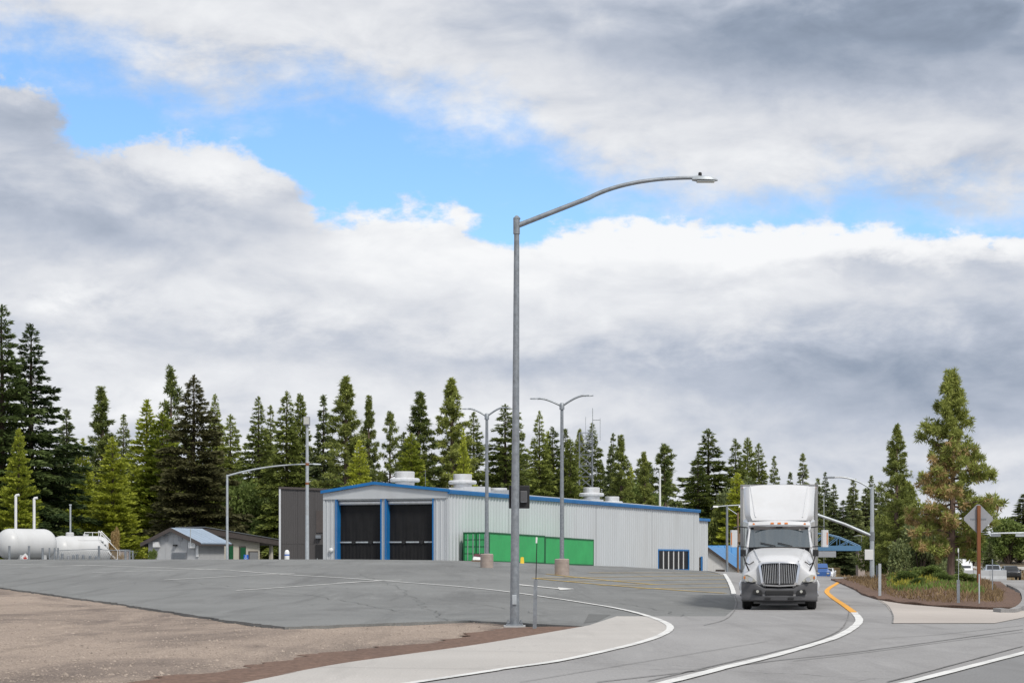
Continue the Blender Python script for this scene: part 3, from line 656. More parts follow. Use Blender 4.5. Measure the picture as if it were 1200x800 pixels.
T = [
 (2, 355, 168, 'bigfir', 58, 'tallest dark fir, cut by the left edge of the picture'),
 (36, 377, 172, 'bigfir', 60, 'tall dark fir with thin spire top behind the white tanks'),
 (22, 500, 162, 'cedar', 20, 'yellow-green young cedar low against the two tall firs at the far left'),
 (78, 478, 235, 'far', 26, 'grey-green conifer just right of the tall spire-topped fir'),
 (97, 512, 190, 'cedar', 20, 'slim cedar above the stairs of the small white tank'),
 (119, 453, 215, 'pine', 30, 'broad-topped pine left of the yellow-green cedars'),
 (145, 484, 245, 'far', 18, 'narrow fir peeping out right of the broad-topped pine'),
 (132, 510, 178, 'cedar', 25, 'bright yellow-green cedar with pointed tip left of the grey gabled shed'),
 (172, 466, 198, 'cedar', 32, 'leftmost of two tall light green cedars beside the brownish fir'),
 (190, 480, 196, 'cedar', 30, 'light green cedar touching the brownish fir on its left'),
 (200, 430, 245, 'sparse', 20, 'open-crowned pine standing highest behind the light green cedars'),
 (227, 437, 188, 'brown', 52, 'wide brownish-green fir right behind the grey gabled shed'),
 (252, 460, 250, 'fir', 22, 'fir behind the right shoulder of the brownish fir'),
 (270, 484, 240, 'fir', 24, 'slender fir above the cream building'),
 (303, 463, 235, 'fir', 27, 'fir at the left of the group above the dark grey building'),
 (317, 474, 262, 'far', 18, 'thin fir second from the left above the dark grey building'),
 (336, 457, 245, 'fir', 28, 'double-topped fir left of the floodlight mast'),
 (352, 459, 252, 'fir', 20, 'fir whose tip rises right behind the floodlight mast head'),
 (379, 461, 245, 'far', 22, 'blue-green fir between the floodlight mast and the tallest pine'),
 (405, 441, 225, 'pine', 31, 'tallest pine above the left eave of the blue-trimmed workshop'),
 (432, 464, 245, 'pine', 19, 'narrow dark pine right of the tallest pine over the workshop'),
 (421, 514, 205, 'cedar', 21, 'yellow-green pointed cedar directly above the workshop gable'),
 (457, 482, 255, 'sparse', 15, 'thin see-through pine left of the first roof ventilator'),
 (473, 505, 262, 'far', 18, 'low conifer behind the first roof ventilator'),
 (492, 459, 230, 'pine', 30, 'bushy pine between the first two roof ventilators'),
 (482, 505, 220, 'cedar', 24, 'olive cedar behind the first roof ventilator'),
 (529, 443, 232, 'pine', 30, 'tall pointed pine left of the left twin-arm lamp'),
 (543, 500, 212, 'cedar', 14, 'slim light green cedar above the second roof ventilator'),
 (555, 481, 250, 'fir', 22, 'fir right behind the left twin-arm lamp'),
 (592, 472, 235, 'fir', 31, 'spreading fir behind the big lamp post'),
 (607, 480, 258, 'far', 20, 'fir tip just right of the big lamp post'),
 (632, 480, 245, 'fir', 21, 'layered fir left of the right twin-arm lamp'),
 (648, 499, 250, 'fir', 22, 'fir touching the left side of the right twin-arm lamp'),
 (668, 512, 245, 'fir', 18, 'fir between the right twin-arm lamp and the lattice mast'),
 (694, 494, 300, 'fir', 20, 'dark fir straight behind the lattice radio mast'),
 (716, 522, 270, 'far', 16, 'low fir right of the lattice radio mast'),
 (728, 510, 262, 'pine', 20, 'pine above the small low roof ventilator'),
 (755, 529, 268, 'pine', 17, 'pine left of the white flagpole'),
 (779, 521, 275, 'sparse', 22, 'gnarled pine with bare branches behind the white flagpole'),
 (830, 501, 305, 'fir', 36, 'big fir above the right end of the workshop roof'),
 (818, 530, 298, 'fir', 26, 'lower fir left half hidden by the big fir at the workshop end'),
 (862, 513, 312, 'fir', 21, 'leftmost of three pointed firs just left of the truck'),
 (876, 511, 315, 'fir', 17, 'middle of three pointed firs just left of the truck'),
 (889, 518, 305, 'fir', 19, 'rightmost of three pointed firs above the truck box'),
 (864, 552, 292, 'cedar', 20, 'light green cedar left of the truck box'),
 (907, 533, 285, 'far', 13, 'small narrow fir over the middle of the truck box'),
 (941, 530, 290, 'far', 17, 'grey-green fir over the right edge of the truck box'),
 (926, 552, 285, 'far', 14, 'short fir over the right half of the truck box'),
 (967, 552, 330, 'far', 11, 'thin fir immediately right of the truck box'),
 (977, 566, 320, 'far', 15, 'dark fir under the tip of the curved luminaire arm'),
 (1000, 560, 315, 'far', 17, 'pointed fir under the curved luminaire arm'),
 (1021, 556, 320, 'far', 13, 'fir behind the top of the signal pole'),
 (988, 585, 300, 'far', 18, 'lower fir above the blue bridge'),
 (1199, 578, 420, 'far', 22, 'far conifer cut by the right edge of the picture'),
 (1184, 612, 420, 'far', 14, 'far conifer second from the right edge'),
 (1172, 622, 400, 'far', 14, 'far conifer right of the diamond sign'),
]
for px, top, Y, k, hw, lab in T: tree(px, top, Y, k, hw * (1.48 if k in ('fir', 'cedar') else 1.32), lab, GF)
tree(1051, 496, 135, 'pine', 30, 'slimmer pine left of the big pine with browned needles', 'pines of the planted island')
# leafy shrubs in front of the forest
for px, top, Y, hw, lab in ((291, 560, 205, 42, 'large leafy green shrub left of the dark grey building'), (312, 598, 200, 26, 'rounded shrub against the left side of the dark grey building'), (272, 590, 205, 30, 'green shrub behind the curved-arm street light'),
                            (390, 560, 240, 40, 'green shrub behind the workshop gable left end'), (640, 555, 268, 42, 'light green shrub behind the workshop roof right of the big lamp post'), (668, 570, 265, 30, 'light green shrub left of the lattice mast foot'), (735, 560, 275, 36, 'bright green shrub behind the small roof ventilator'),
                            (590, 560, 260, 40, 'green shrub behind the black signal head'), (760, 575, 270, 30, 'green shrub at the foot of the white flagpole'), (1105, 612, 330, 20, 'yellow-green roadside shrub behind the large pine trunk'), (1182, 605, 340, 34, 'pale green shrub mass at the far bank by the right edge'), (1195, 622, 345, 24, 'pale shrub cut by the right edge'),
                            (1140, 615, 335, 22, 'pale green shrub behind the diamond sign'), (965, 645, 330, 30, 'green shrub under the blue bridge'), (995, 640, 335, 28, 'green shrub by the concrete bridge pillar')):
    tree(px, top, Y, 'bush', hw, lab, 'leafy shrubs at the forest edge')
for px, top, Y, hw, lab in ((1048, 585, 138, 36, 'dense dark shrub right of the signal pole'), (1078, 600, 132, 34, 'dark evergreen shrub left of the large pine trunk'), (1028, 610, 140, 24, 'dark shrub behind the signal pole sign'), (1100, 625, 134, 24, 'low dark shrub behind the large pine trunk'), (1065, 560, 142, 26, 'tall dark shrub between the two island pines'),
                            (860, 560, 300, 34, 'dark shrub behind the wooden utility pole'), (840, 590, 296, 26, 'dark shrub above the blue-roofed shed')):
    tree(px, top, Y, 'dkbush', hw, lab, 'dark evergreen shrubs')
tree(1160, 634, 262, 'far', 14, 'small dark conifer right of the diamond sign post', 'small roadside conifers')
tree(179, 641, 155, 'bush', 7, 'small round shrub against the grey gabled shed wall', 'shed shrubs', base=.9)
# second row: conifers that only show between the others
for i, px in enumerate(list(range(-120, 800, 15)) + list(range(800, 1060, 18)) + list(range(1060, 1330, 30))):
    Y = rt.uniform(305, 390) if px < 1060 else rt.uniform(430, 560); top = rt.uniform(500, 560) if px < 790 else (rt.uniform(558, 592) if px < 1060 else rt.uniform(600, 630))
    if 440 < px < 475: top += 30
    if 780 < px < 812: top += 60
    tree(px + rt.uniform(-6, 6), top, Y, ('far', 'fir', 'far', 'cedar', 'far', 'pine')[i % 6] if px < 790 else 'far', rt.uniform(19, 27), 'conifer of the back row, mostly hidden by the trees in front', 'back row of the forest')
for px in list(range(545, 1010, 21)):
    tree(px + rt.uniform(-6, 6), rt.uniform(612, 632) if px > 800 else rt.uniform(585, 615), rt.uniform(318, 345), 'dkbush', rt.uniform(17, 22), 'dark undergrowth shrub low between the conifer trunks', 'undergrowth of the forest')
# large pine with browned needles on the planted island
def deadpick(c, rng): return (rng.random(len(c)) < np.clip(.58 - .75 * (c[:, 2] / 11 - .42) ** 2 * 6, 0, .75) * np.where(c[:, 0] < .2, 1.0, .30)) & (c[:, 2] < 9.2)
PY = 112.0; PX = (1114 - 600) * PY / F; pz = gz(PX, PY) + .06 + isl_h(PX, PY); ph = CZ + (HY - 433) * PY / F - pz
cr, tr, dd = pine(97, h=ph, rmax=3.1, z0=.13, nbr=80, ntuft=2000, rad=.29, nper=30, p=.80, clump=.46, dead=deadpick, upsweep=.15, width=.022)
bp_ = tag(thing('pine_tree', '', ''), 'large pine with browned needles and bare trunk on the planted island', 'tree', 'pines of the planted island')
bp_.location = (PX, PY, pz - .1)
link_mesh('crown', cr, bp_); link_mesh('trunk', tr, bp_); link_mesh('browned_needles', dd, bp_)

# ground cover on the bed, bank grass, stones (nobody could count these)
def blades(name, pts, h, wd, m, label, rng, lean=.35):
    base = np.array(pts); n = len(base); dr = unit(np.stack([rng.normal(0, lean, n), rng.normal(0, lean, n), np.ones(n)], 1))
    hh = h * rng.uniform(.5, 1.3, n)
    o = link_mesh(name, quads_mesh(name, sprays(base, dr, hh, np.full(n, wd) * rng.uniform(.7, 1.3, n), rng, 2.0), m))
    return tag(o, label, 'grass', kind='stuff')
rg = np.random.default_rng(9)
def inside(x, y, poly):
    c = False; n = len(poly)
    for i in range(n):
        (x1, y1), (x2, y2) = poly[i], poly[i - 1]
        if (y1 > y) != (y2 > y) and x < (x2 - x1) * (y - y1) / (y2 - y1) + x1: c = not c
    return c
green, yel, dry = [], [], []
for _ in range(60000):
    x, y = rg.uniform(12, 33), rg.uniform(70, 134)
    if not inside(x, y, ISL): continue
    e = edge_d(x, y, ISL)
    if e < .7: continue
    z = gz(x, y) + .05 + isl_h(x, y); px = 600 + F * x / y
    nz = math.sin(x * 1.1 + 2) * math.sin(y * .35 + 1) + rg.normal(0, .35)
    if e > 1.6 and px < 1098 and 1045 < px and y > 92 and nz > -.2 and rg.random() < .7: yel.append((x, y, z))
    elif e > 1.5 and 1040 < px < 1172 and nz > -.45 - (y - 84) * .03 and y > 80 and rg.random() < .62: green.append((x, y, z))
    elif rg.random() < .6: dry.append((x, y, z))
blades('bed_grass', green, .27, .05, M['grassg'], 'green grass and low leaves on the planted bed', rg, .55)
blades('bed_flowers', yel, .30, .08, M['grassy'], 'yellow flowering ground cover on the planted bed', rg, .6)
blades('dry_grass', dry, .26, .035, M['grassd'], 'dry straw-coloured grass tufts on the mulch', rg, .7)
for px, Y, hw, hh, lab in ((1063, 100, 20, .75, 'low green shrub at the left of the planted bed'), (1088, 106, 22, .85, 'low green shrub in the middle of the planted bed'), (1105, 101, 16, .6, 'low green shrub left of the large pine trunk base'), (1130, 104, 18, .7, 'low green shrub right of the large pine trunk base'), (1076, 93, 13, .5, 'small green shrub at the front of the planted bed')):
    X = (px - 600) * Y / F; zb = gz(X, Y) + isl_h(X, Y) + .05; t_ = tree(px, HY - (zb + hh - CZ) * F / Y, Y, 'bush', hw, lab, 'low shrubs of the planted bed', base=zb)
# right bank
bk = []
while len(bk) < 9000:
    x, y = rg.uniform(30, 130), rg.uniform(170, 320)
    if x < 66 and y < 262 and x > 35 + (y - 170) * .1: continue
    bk.append((x, y, gz(x, y) - .05))
blades('bank_grass', bk, .45, .22, M['grassd'], 'dry grass on the bank by the far road', rg, .6)
# loose stones on the gravel shoulder
mbs = MB(); ng = 0
while ng < 9000:
    y = 26 + 70 * rg.random() ** 1.6; x = rg.uniform(-.27, .05) * y
    if not inside(x, y, gravel_poly) or inside(x, y, soil_poly): continue
    ng += 1; r = .009 + .022 * rg.random() ** 3; 
    if rg.random() < .012: r = rg.uniform(.03, .055)
    z = gz(x, y) - .02 + gbump(x, y) + (.045 - gbump(x, y) if inside(x, y, soil_poly) else 0); j = rg.uniform(.7, 1.3, 6) * r
    mbs.add([(x + j[0], y, z), (x, y + j[1], z), (x - j[2], y, z), (x, y - j[3], z), (x + rg.normal(0, .2) * r, y, z + j[4] * .8)], [(0, 1, 4), (1, 2, 4), (2, 3, 4), (3, 0, 4)])
tag(mbs.build('loose_stones', mat('stone', (.30, .25, .21), .9, 0, .5, 3), fix=False), 'small loose stones scattered over the gravel shoulder', 'stones', kind='stuff')

# ------------------------------------------------------------------ the workshop
BO = Vector((-5.43, 175.0, 0)); BR = -math.atan2(.366, .931)      # right front corner; side wall runs away to the right
def corrugated(mb, y0, y1, z0, z1, x, pitch=.72, rib=.085, sgn=1):
    """ribbed sheet wall in the plane x"""
    ys = []; y = y0
    while y < y1 - .01:
        for t, hh in ((0, 0), (.55, 0), (.68, 1), (.87, 1)): 
            if y + t * pitch < y1: ys.append((y + t * pitch, hh))
        y += pitch
    ys.append((y1, 0))
    mb.loft([((x + sgn * hh * rib, yy, z0), (x + sgn * hh * rib, yy, z1)) for yy, hh in ys])
def corrugated_x(mb, x0, x1, z0, z1, y, pitch=.42, rib=.05, ztop=None):
    xs = []; x = x0
    while x < x1 - .01:
        for t, hh in ((0, 0), (.55, 0), (.68, 1), (.87, 1)):
            if x + t * pitch < x1: xs.append((x + t * pitch, hh))
        x += pitch
    xs.append((x1, 0))
    mb.loft([((xx, y - hh * rib, z0), (xx, y - hh * rib, ztop(xx) if ztop else z1)) for xx, hh in xs])
ws = thing('workshop', 'long light grey metal workshop with blue trim and two black door openings', 'building', tuple(BO), BR)
Wd, Ln, ZE, ZP, XP, ZB = 11.87, 76.0, 7.50, 8.22, -6.9, -1.6
def roofz(x): return ZE + (ZP - ZE) * (1 - (XP - x) / (Wd + XP) if x < XP else 1 - (x - XP) / (-XP))
# side wall in bays with seams
seams = [0.0, 14, 28, 33.0, 38.5, 57.5, 74.0, 76.0]
for a, c in zip(seams, seams[1:]):
    # window hole between 59.7 and 71.5
    m1 = MB()
    if a == 57.5:
        corrugated(m1, a + .02, 59.7, ZB, ZE - .2, 0); corrugated(m1, 71.5, c - .02, ZB, ZE - .2, 0)
        corrugated(m1, 59.7, 71.5, 2.62, ZE - .2, 0); corrugated(m1, 59.7, 71.5, ZB, .50, 0)
    else: corrugated(m1, a + .02, c - .02, ZB, ZE - .2, 0)
    m1.build('wall_panel', M['wallside'], ws, fix=False)
MB().box(-.30, -.12, .05, 75.95, ZB, ZE - .32).build('wall_core', M['greybox'], ws)
for x0, x1 in ((-Wd, -10.58), (-6.34, -5.83), (-1.44, 0)):
    mf = MB(); corrugated_x(mf, x0 + .01, x1 - .01, ZB, 6.88, 0); mf.build('front_wall', M['wallfront'], ws, fix=False)
mh = MB(); mh.prism([(-Wd, 6.88), (0, 6.88), (0, ZE - .1), (XP, ZP - .1), (-Wd, ZE - .1)], 'y', -.14, .12); mh.build('gable_panel', M['wallfront'], ws)
mc = MB(); mc.box(-Wd - .04, -Wd + .14, -.08, .2, ZB, ZE - .2); mc.build('corner_trim', M['wallfront'], ws)
MB().box(-.16, .07, -.09, .12, ZB, ZE - .2).build('corner_trim', M['wallfront'], ws)
mb = MB(); mb.box(-Wd, -Wd + .15, .2, Ln, ZB, ZE - .1); mb.build('left_wall', M['wallside'], ws)
mb = MB(); mb.prism([(-Wd, ZB), (-.2, ZB), (-.2, ZE - .2), (XP, ZP - .2), (-Wd, ZE - .2)], 'y', Ln - .2, Ln - .02); mb.build('rear_wall', M['wallside'], ws)
# roof and blue edge trim
for x0, x1 in ((-Wd - .15, XP), (XP, .22)):
    z0, z1 = roofz(max(x0, -Wd)), roofz(min(x1, 0))
    MB().hexa([(x0, -.3, z0), (x1, -.3, z1), (x1, Ln, z1), (x0, Ln, z0), (x0, -.3, z0 + .08), (x1, -.3, z1 + .08), (x1, Ln, z1 + .08), (x0, Ln, z0 + .08)]).build('roof', M['galvlight'], ws)
    MB().hexa([(x0, -.36, z0 - .10), (x1, -.36, z1 - .10), (x1, -.28, z1 - .10), (x0, -.28, z0 - .10), (x0, -.36, z0 + .15), (x1, -.36, z1 + .15), (x1, -.28, z1 + .15), (x0, -.28, z0 + .15)]).build('gable_trim', M['blue'], ws)
MB().prism([(.03, ZE - .26), (.24, ZE - .26), (.28, ZE - .02), (.28, ZE + .10), (.03, ZE + .10)], 'y', -.3, Ln + .1).build('gutter', M['blue'], ws)
# two deep door openings
for xa, xb in ((-10.58, -6.34), (-5.83, -1.44)):
    d1 = MB().box(xa, xa + .06, -.03, .72, ZB, 6.87).box(xb - .07, xb, -.03, .72, ZB, 6.87)
    d1.build('door_jamb', M['blue'], ws)
    MB().box(xa - .10, xa - .002, -.16, -.09, ZB, 6.86).build('door_trim', M['blue'], ws)
    MB().box(xb + .002, xb + .10, -.16, -.09, ZB, 6.86).build('door_trim', M['blue'], ws)
    MB().box(xa + .06, xb - .07, .02, .70, 6.75, 6.86).build('door_soffit', M['wallfront'], ws)
    # roll housing
    MB().lathe([(.19, xa + .07), (.19, xb - .08)], 14, (0, .40, 6.56), 'x').build('roll_housing', M['alu'], ws, smooth=True)
    cu_ = MB(); n = 40; secs = []
    for i in range(n + 1):
        x = xa + .07 + (xb - xa - .15) * i / n
        secs.append([(x, .56 + .05 * math.sin(i * 1.9) * (1 - k / 8) + .02 * math.sin(i * .7 + k), ZB + (6.5 - ZB) * k / 8) for k in range(9)])
    cu_.loft(secs); dc = cu_.build('door_curtain', M['curtain'], ws, smooth=True, fix=False)
    seg = (xb - xa - .15); s0 = xa + .075
    for u0, u1 in ((0, .27), (.37, .66), (.78, 1.0)):
        MB().box(s0 + seg * u0, s0 + seg * u1, .44, .48, 3.08, 3.20).build('rail_segment', M['galvlight'], dc)
    for u0 in (.32, .72):
        MB().lathe([(.16, .42), (.16, .49)], 12, (s0 + seg * u0, 0, 3.14), 'y').build('rail_roller', M['black'], dc)
# side window: blue frame, six panes
wf = MB().box(.01, .14, 59.5, 71.7, .30, .50).box(.01, .14, 59.5, 71.7, 2.62, 2.80).box(.01, .14, 59.5, 59.7, .5, 2.62).box(.01, .14, 71.5, 71.7, .5, 2.62).build('window_frame', M['blue'], ws)
for i in range(6):
    ya = 59.7 + 11.8 * i / 6; yb = ya + 11.8 / 6
    MB().box(.01, .04, ya + .001, yb - .001, .5, 2.62).build('pane', M['dullglass'], wf)
    if i: MB().box(.03, .08, ya - .15, ya + .15, .5, 2.62).build('mullion', M['white'], wf)
# annex at the far end with blue trim and door
an = MB(); corrugated(an, 76.05, 81.3, ZB, 6.3, -.35); an.build('annex_wall', M['wallside'], ws, fix=False)
MB().box(-9, -.6, 76.05, 81.3, ZB, 6.4).build('annex', M['wallside'], ws)
MB().box(-9.1, -.10, 76.02, 81.5, 6.3, 6.62).build('annex_trim', M['blue'], ws)
MB().box(-.32, -.26, 76.3, 77.9, ZB, 1.9).build('annex_door', M['glass'], ws)
MB().box(-.30, -.22, 77.9, 78.6, ZB, 2.0).build('annex_door_frame', M['blue'], ws)
# lamp on the front corner
wl_ = MB().lathe([(.10, -.28), (.19, -.22), (.21, -.10), (.12, 0)], 12, (-11.1, 0, 2.45), 'y').build('wall_lamp', M['white'], ws, smooth=True)
# little boxes on the roof by the second ventilator
MB().box(-5.4, -3.4, 16.0, 18.0, roofz(-5) - .1, roofz(-5) + .42).build('roof_box', M['alu'], ws)
MB().box(-4.6, -1.6, 20.2, 23.0, roofz(-3.2) - .2, roofz(-3.2) + .4).build('roof_curb', M['galvlight'], ws)
MB().tube([(-2.6, 1.0, roofz(-2.6)), (-2.6, 1.0, roofz(-2.6) + 1.6)], .02, 5).build('roof_antenna', M['galv'], ws)

# roof ventilators: curb, throat, brim, drum
def ventilator(lx, ly, s, label, drum=True, dz=0.0):
    z = roofz(lx) + .02
    p = BO + Matrix.Rotation(BR, 3, 'Z') @ Vector((lx, ly, 0))
    v = thing('roof_ventilator', label, 'ventilator', (p.x, p.y, z + dz), BR, 'round aluminium ventilators on the workshop roof')
    MB().box(-1.0 * s, 1.0 * s, -1.0 * s, 1.0 * s, -.35, .12 * s).build('curb', M['alu'], v)
    MB().lathe([(.88 * s, .1 * s), (.88 * s, .42 * s)], 28).build('throat', M['alu'], v, smooth=True)
    MB().lathe([(.9 * s, .42 * s), (1.28 * s, .46 * s), (1.36 * s, .55 * s), (1.36 * s, .70 * s), (1.26 * s, .80 * s), (.9 * s, .83 * s)], 28).build('brim', M['alu'], v, smooth=True)
    MB().lathe([(.88 * s, .82 * s), (.9 * s, 1.36 * s), (.84 * s, 1.40 * s), (.84 * s, 1.30 * s)], 28).build('drum', M['alu'], v, smooth=True)
    return v
ventilator(-7.6, 7.7, 1.0, 'round aluminium ventilator nearest the workshop gable', dz=.02)
ventilator(-6.65, 18.9, 1.0, 'round aluminium ventilator second from the gable, beside the roof box', dz=.12)
ventilator(-7.2, 29.5, .95, 'round aluminium ventilator half hidden behind the big lamp post', dz=-.75)
ventilator(-5.1, 51.7, 1.02, 'tall round aluminium ventilator in front of the lattice mast', dz=.05)
ventilator(-6.2, 62.0, .92, 'low round aluminium ventilator, last one on the right', dz=-.62)

# ------------------------------------------------------------------ green containers along the side wall
def container(ly, label, z, tilt, L=13.6):
    p = BO + Matrix.Rotation(BR, 3, 'Z') @ Vector((.55, ly, 0))
    c = thing('shipping_container', label, 'container', (p.x, p.y, z), BR, 'green containers along the workshop')
    c.rotation_euler = (tilt, 0, BR)
    Wc, H = 2.44, 2.59
    fr = MB()
    for x in (0, Wc - .12):
        for y in (0, L - .12): fr.box(x, x + .12, y, y + .12, 0, H)
    for z0 in (0, H - .13):
        for x in (0, Wc - .12): fr.box(x + .001, x + .119, .12, L - .12, z0 + .001, z0 + .129)
        for y in (0, L - .12): fr.box(.12, Wc - .12, y + .001, y + .119, z0 + .001, z0 + .129)
    fr.build('frame', M['dkgreen'], c)
    s = MB(); corrugated(s, .12, L - .12, .13, H - .13, Wc - .06, .28, .04); corrugated(s, .12, L - .12, .13, H - .13, .06, .28, .04, -1)
    s.build('side_panel', M['green'], c, fix=False)
    MB().box(.05, Wc - .05, .05, L - .05, H - .09, H - .03).build('roof', M['green'], c)
    MB().box(.06, Wc - .06, L - .10, L - .05, .12, H - .12).build('end_panel', M['green'], c)
    for k in range(2):
        x0 = .13 + k * (Wc - .26) / 2; x1 = x0 + (Wc - .26) / 2 - .015
        dr_ = MB().box(x0, x1, .03, .08, .14, H - .14).build('door', M['green'], c)
        for zz in (.75, 1.35, 1.95): MB().box(x0 + .02, x1 - .02, .005, .032, zz - .03, zz + .03).build('door_rail', M['dkgreen'], dr_)
        for t in (.3, .75): MB().tube([(x0 + (x1 - x0) * t, -.02, .16), (x0 + (x1 - x0) * t, -.02, H - .16)], .028, 6).build('lock_rod', M['galvlight'], dr_)
    MB().box(Wc / 2 - .06, Wc / 2 + .06, -.01, .04, .14, H - .14).build('door_seal', M['dkgreen'], c)
    return c
container(1.9, 'green shipping container whose doors with lock rods face the camera', 1.40, -.012)
container(15.6, 'green shipping container farther along the workshop wall, plain ribbed side', 1.18, -.012)

# ------------------------------------------------------------------ dark grey building beside the workshop
dp = W(328, 655, 196); dk = thing('dark_building', 'tall dark grey metal-clad building left of the workshop', 'building', (dp.x, dp.y, 0), R(-4))
mb = MB(); mb.prism([(0, -.2), (8.5, -.2), (8.5, 8.16), (0, 8.50)], 'y', .05, 9.0); mb.build('shell', M['greybox'], dk)
for i, (x0, x1) in enumerate(((.12, 1.7), (1.72, 3.3), (3.32, 4.9), (4.92, 6.5), (6.52, 8.1))):
    z = 5.9 if x0 > 3 else 3.1
    zt = lambda x: 8.40 - .04 * x
    for za, zb in ((.0, z - .012), (z + .012, None)):
        pl = MB(); corrugated_x(pl, x0, x1 - .03, za, zb, .02, .21, .02, ztop=zt if zb is None else None); pl.build('cladding_panel', M['greybox'], dk, fix=False)
MB().prism([(-.1, 8.40), (8.6, 8.05), (8.6, 8.25), (-.1, 8.60)], 'y', -.12, 9.1).build('roof_trim', M['brownfascia'], dk)
MB().box(-.08, .10, -.06, .10, 0, 8.42).build('corner_trim', M['alu'], dk)
ddr = MB().box(3.45, 4.35, -.07, 0, .2, 3.05).build('door', M['black'], dk); MB().box(3.6, 3.66, -.1, -.07, 1.5, 1.75).build('handle', M['galvlight'], ddr)
MB().box(3.5, 4.0, -.35, 0, 3.65, 3.95).build('wall_light', M['galv'], dk)
for x0 in (3.5, 4.5): MB().box(x0, x0 + .7, -.06, 0, 4.2, 6.3).build('vent_panel', M['brownfascia'], dk)

# ------------------------------------------------------------------ small gabled shed, left
def gshed(name, label, px, Y, wl_r, z_eave, z_peak, length, zb, wall, roofm, fascia, over=.55, rz=BR):
    p = W(px, 655, Y); s = thing(name, label, 'building', (p.x, p.y, 0), rz)
    wdt = wl_r; xm = -wdt * .5
    mb = MB(); mb.prism([(-wdt, zb), (0, zb), (0, z_eave), (xm, z_peak), (-wdt, z_eave)], 'y', 0, length); mb.build('wall', wall, s)
    for i in range(int(wdt / .8)):
        x = -wdt + .4 + .8 * i; zt = z_eave + (z_peak - z_eave) * (1 - abs(x - xm) / (wdt / 2)) - .12
        MB().box(x - .03, x + .03, -.03, 0.005, zb, zt).build('batten', wall, s)
    sl = (z_peak - z_eave) / (wdt / 2)
    for sg in (-1, 1):
        xe = xm + sg * (wdt / 2 + over); ze = z_eave - over * sl
        MB().hexa([(xm, -over, z_peak + .04), (xe, -over, ze + .04), (xe, length + over, ze + .04), (xm, length + over, z_peak + .04),
                   (xm, -over, z_peak + .14), (xe, -over, ze + .14), (xe, length + over, ze + .14), (xm, length + over, z_peak + .14)]).build('roof_slope', roofm, s)
        for i in range(1, int(length / .9) + 1):
            y = -over + i * .9
            MB().hexa([(xm, y, z_peak + .14), (xe, y, ze + .14), (xe, y + .05, ze + .14), (xm, y + .05, z_peak + .14), (xm, y, z_peak + .155), (xe, y, ze + .155), (xe, y + .05, ze + .155), (xm, y + .05, z_peak + .155)]).build('roof_seam', roofm, s)
        MB().hexa([(xm, -over - .06, z_peak - .22), (xe, -over - .06, ze - .22), (xe, -over, ze - .22), (xm, -over, z_peak - .22),
                   (xm, -over - .06, z_peak + .16), (xe, -over - .06, ze + .16), (xe, -over, ze + .16), (xm, -over, z_peak + .16)]).build('barge_board', fascia, s)
        MB().box(min(xe, xe - sg * .06), max(xe, xe - sg * .06), -over + .01, length + over - .01, ze - .14, ze + .03).build('eave_board', fascia, s)
    return s, xm
sh, xm = gshed('gabled_shed', 'small grey board shed with blue metal gable roof by the lot edge', 233, 200, 5.7, 3.35, 4.60, 5.0, .3, M['greywall'], M['blueroof'], M['brownfascia'])
for x in (xm - 1.05, xm + .55): MB().box(x, x + .45, -.06, 0, 3.45, 4.0).build('gable_vent', M['signback'], sh)
for x, z, a, c in ((-4.95, 2.85, .62, .5), (-.95, 2.75, .75, .55)): MB().box(x, x + a, -.4, 0, z, z + c).build('wall_unit', M['white'], sh)
MB().box(-2.75, -2.4, -.3, 0, 2.95, 3.1).build('wall_lamp', M['black'], sh)
ww_ = MB().box(-3.0, -1.35, -.09, 0, 1.5, 2.35).build('louvre_window', M['signback'], sh)
for k in range(6): MB().box(-2.95, -1.40, -.14, -.09, 1.55 + k * .135, 1.62 + k * .135).build('slat', M['galv'], ww_)
MB().tube([(-.55, -.65, 2.9), (-.55, -.65, 4.7)], .05, 8).build('flue', M['galvlight'], sh)
MB().box(-.25, .0, -.12, .12, 1.9, 3.0).build('meter_box', M['white'], sh)

# cream building behind it with a brown sloping fascia
cp = W(240, 655, 208); cb = thing('cream_building', 'cream block building with dark brown sloping fascia behind the shed', 'building', (cp.x, cp.y, 0), BR)
def ctop(y): return 4.32 - .070 * y
Lc = 14.6
mb = MB(); mb.prism([(0, .2), (Lc - 3.0, .2), (Lc - 3.0, ctop(Lc - 3)), (0, ctop(0))], 'x', -2.6, 0); mb.build('wall', M['cream'], cb)
mb = MB(); mb.prism([(Lc - 3.0, .2), (Lc, .2), (Lc, ctop(Lc)), (Lc - 3.0, ctop(Lc - 3))], 'x', -2.6, -1.6); mb.build('porch_wall', M['greybox'], cb)
MB().box(-.3, 0, Lc - .35, Lc, .2, ctop(Lc)).build('porch_post', M['cream'], cb)
mb = MB(); mb.prism([(-.8, ctop(-.8) - .12), (Lc + .5, ctop(Lc + .5) - .12), (Lc + .5, ctop(Lc + .5) + .48), (-.8, ctop(-.8) + .48)], 'x', -2.8, .55); mb.build('fascia', M['brownfascia'], cb)
mb = MB(); mb.prism([(-.9, ctop(-.9) + .485), (Lc + .6, ctop(Lc + .6) + .485), (Lc + .6, ctop(Lc + .6) + .56), (-.9, ctop(-.9) + .56)], 'x', -2.9, .62); mb.build('roof_cap', M['galv'], cb)
for y0, y1, z0, z1, mm, nm in ((4.8, 5.6, .9, 3.1, 'dkgreen', 'window'), (7.2, 8.3, .6, 2.9, 'dkgreen', 'window'), (9.2, 11.0, .2, 2.4, 'signback', 'garage_door')):
    f_ = MB().box(.0, .10, y0 - .12, y1 + .12, z0 - .05, z1 + .12).build(nm, M['brownfascia'], cb)
    MB().box(.10, .13, y0, y1, z0, z1).build('pane' if nm == 'window' else 'door_leaf', M[mm], f_)

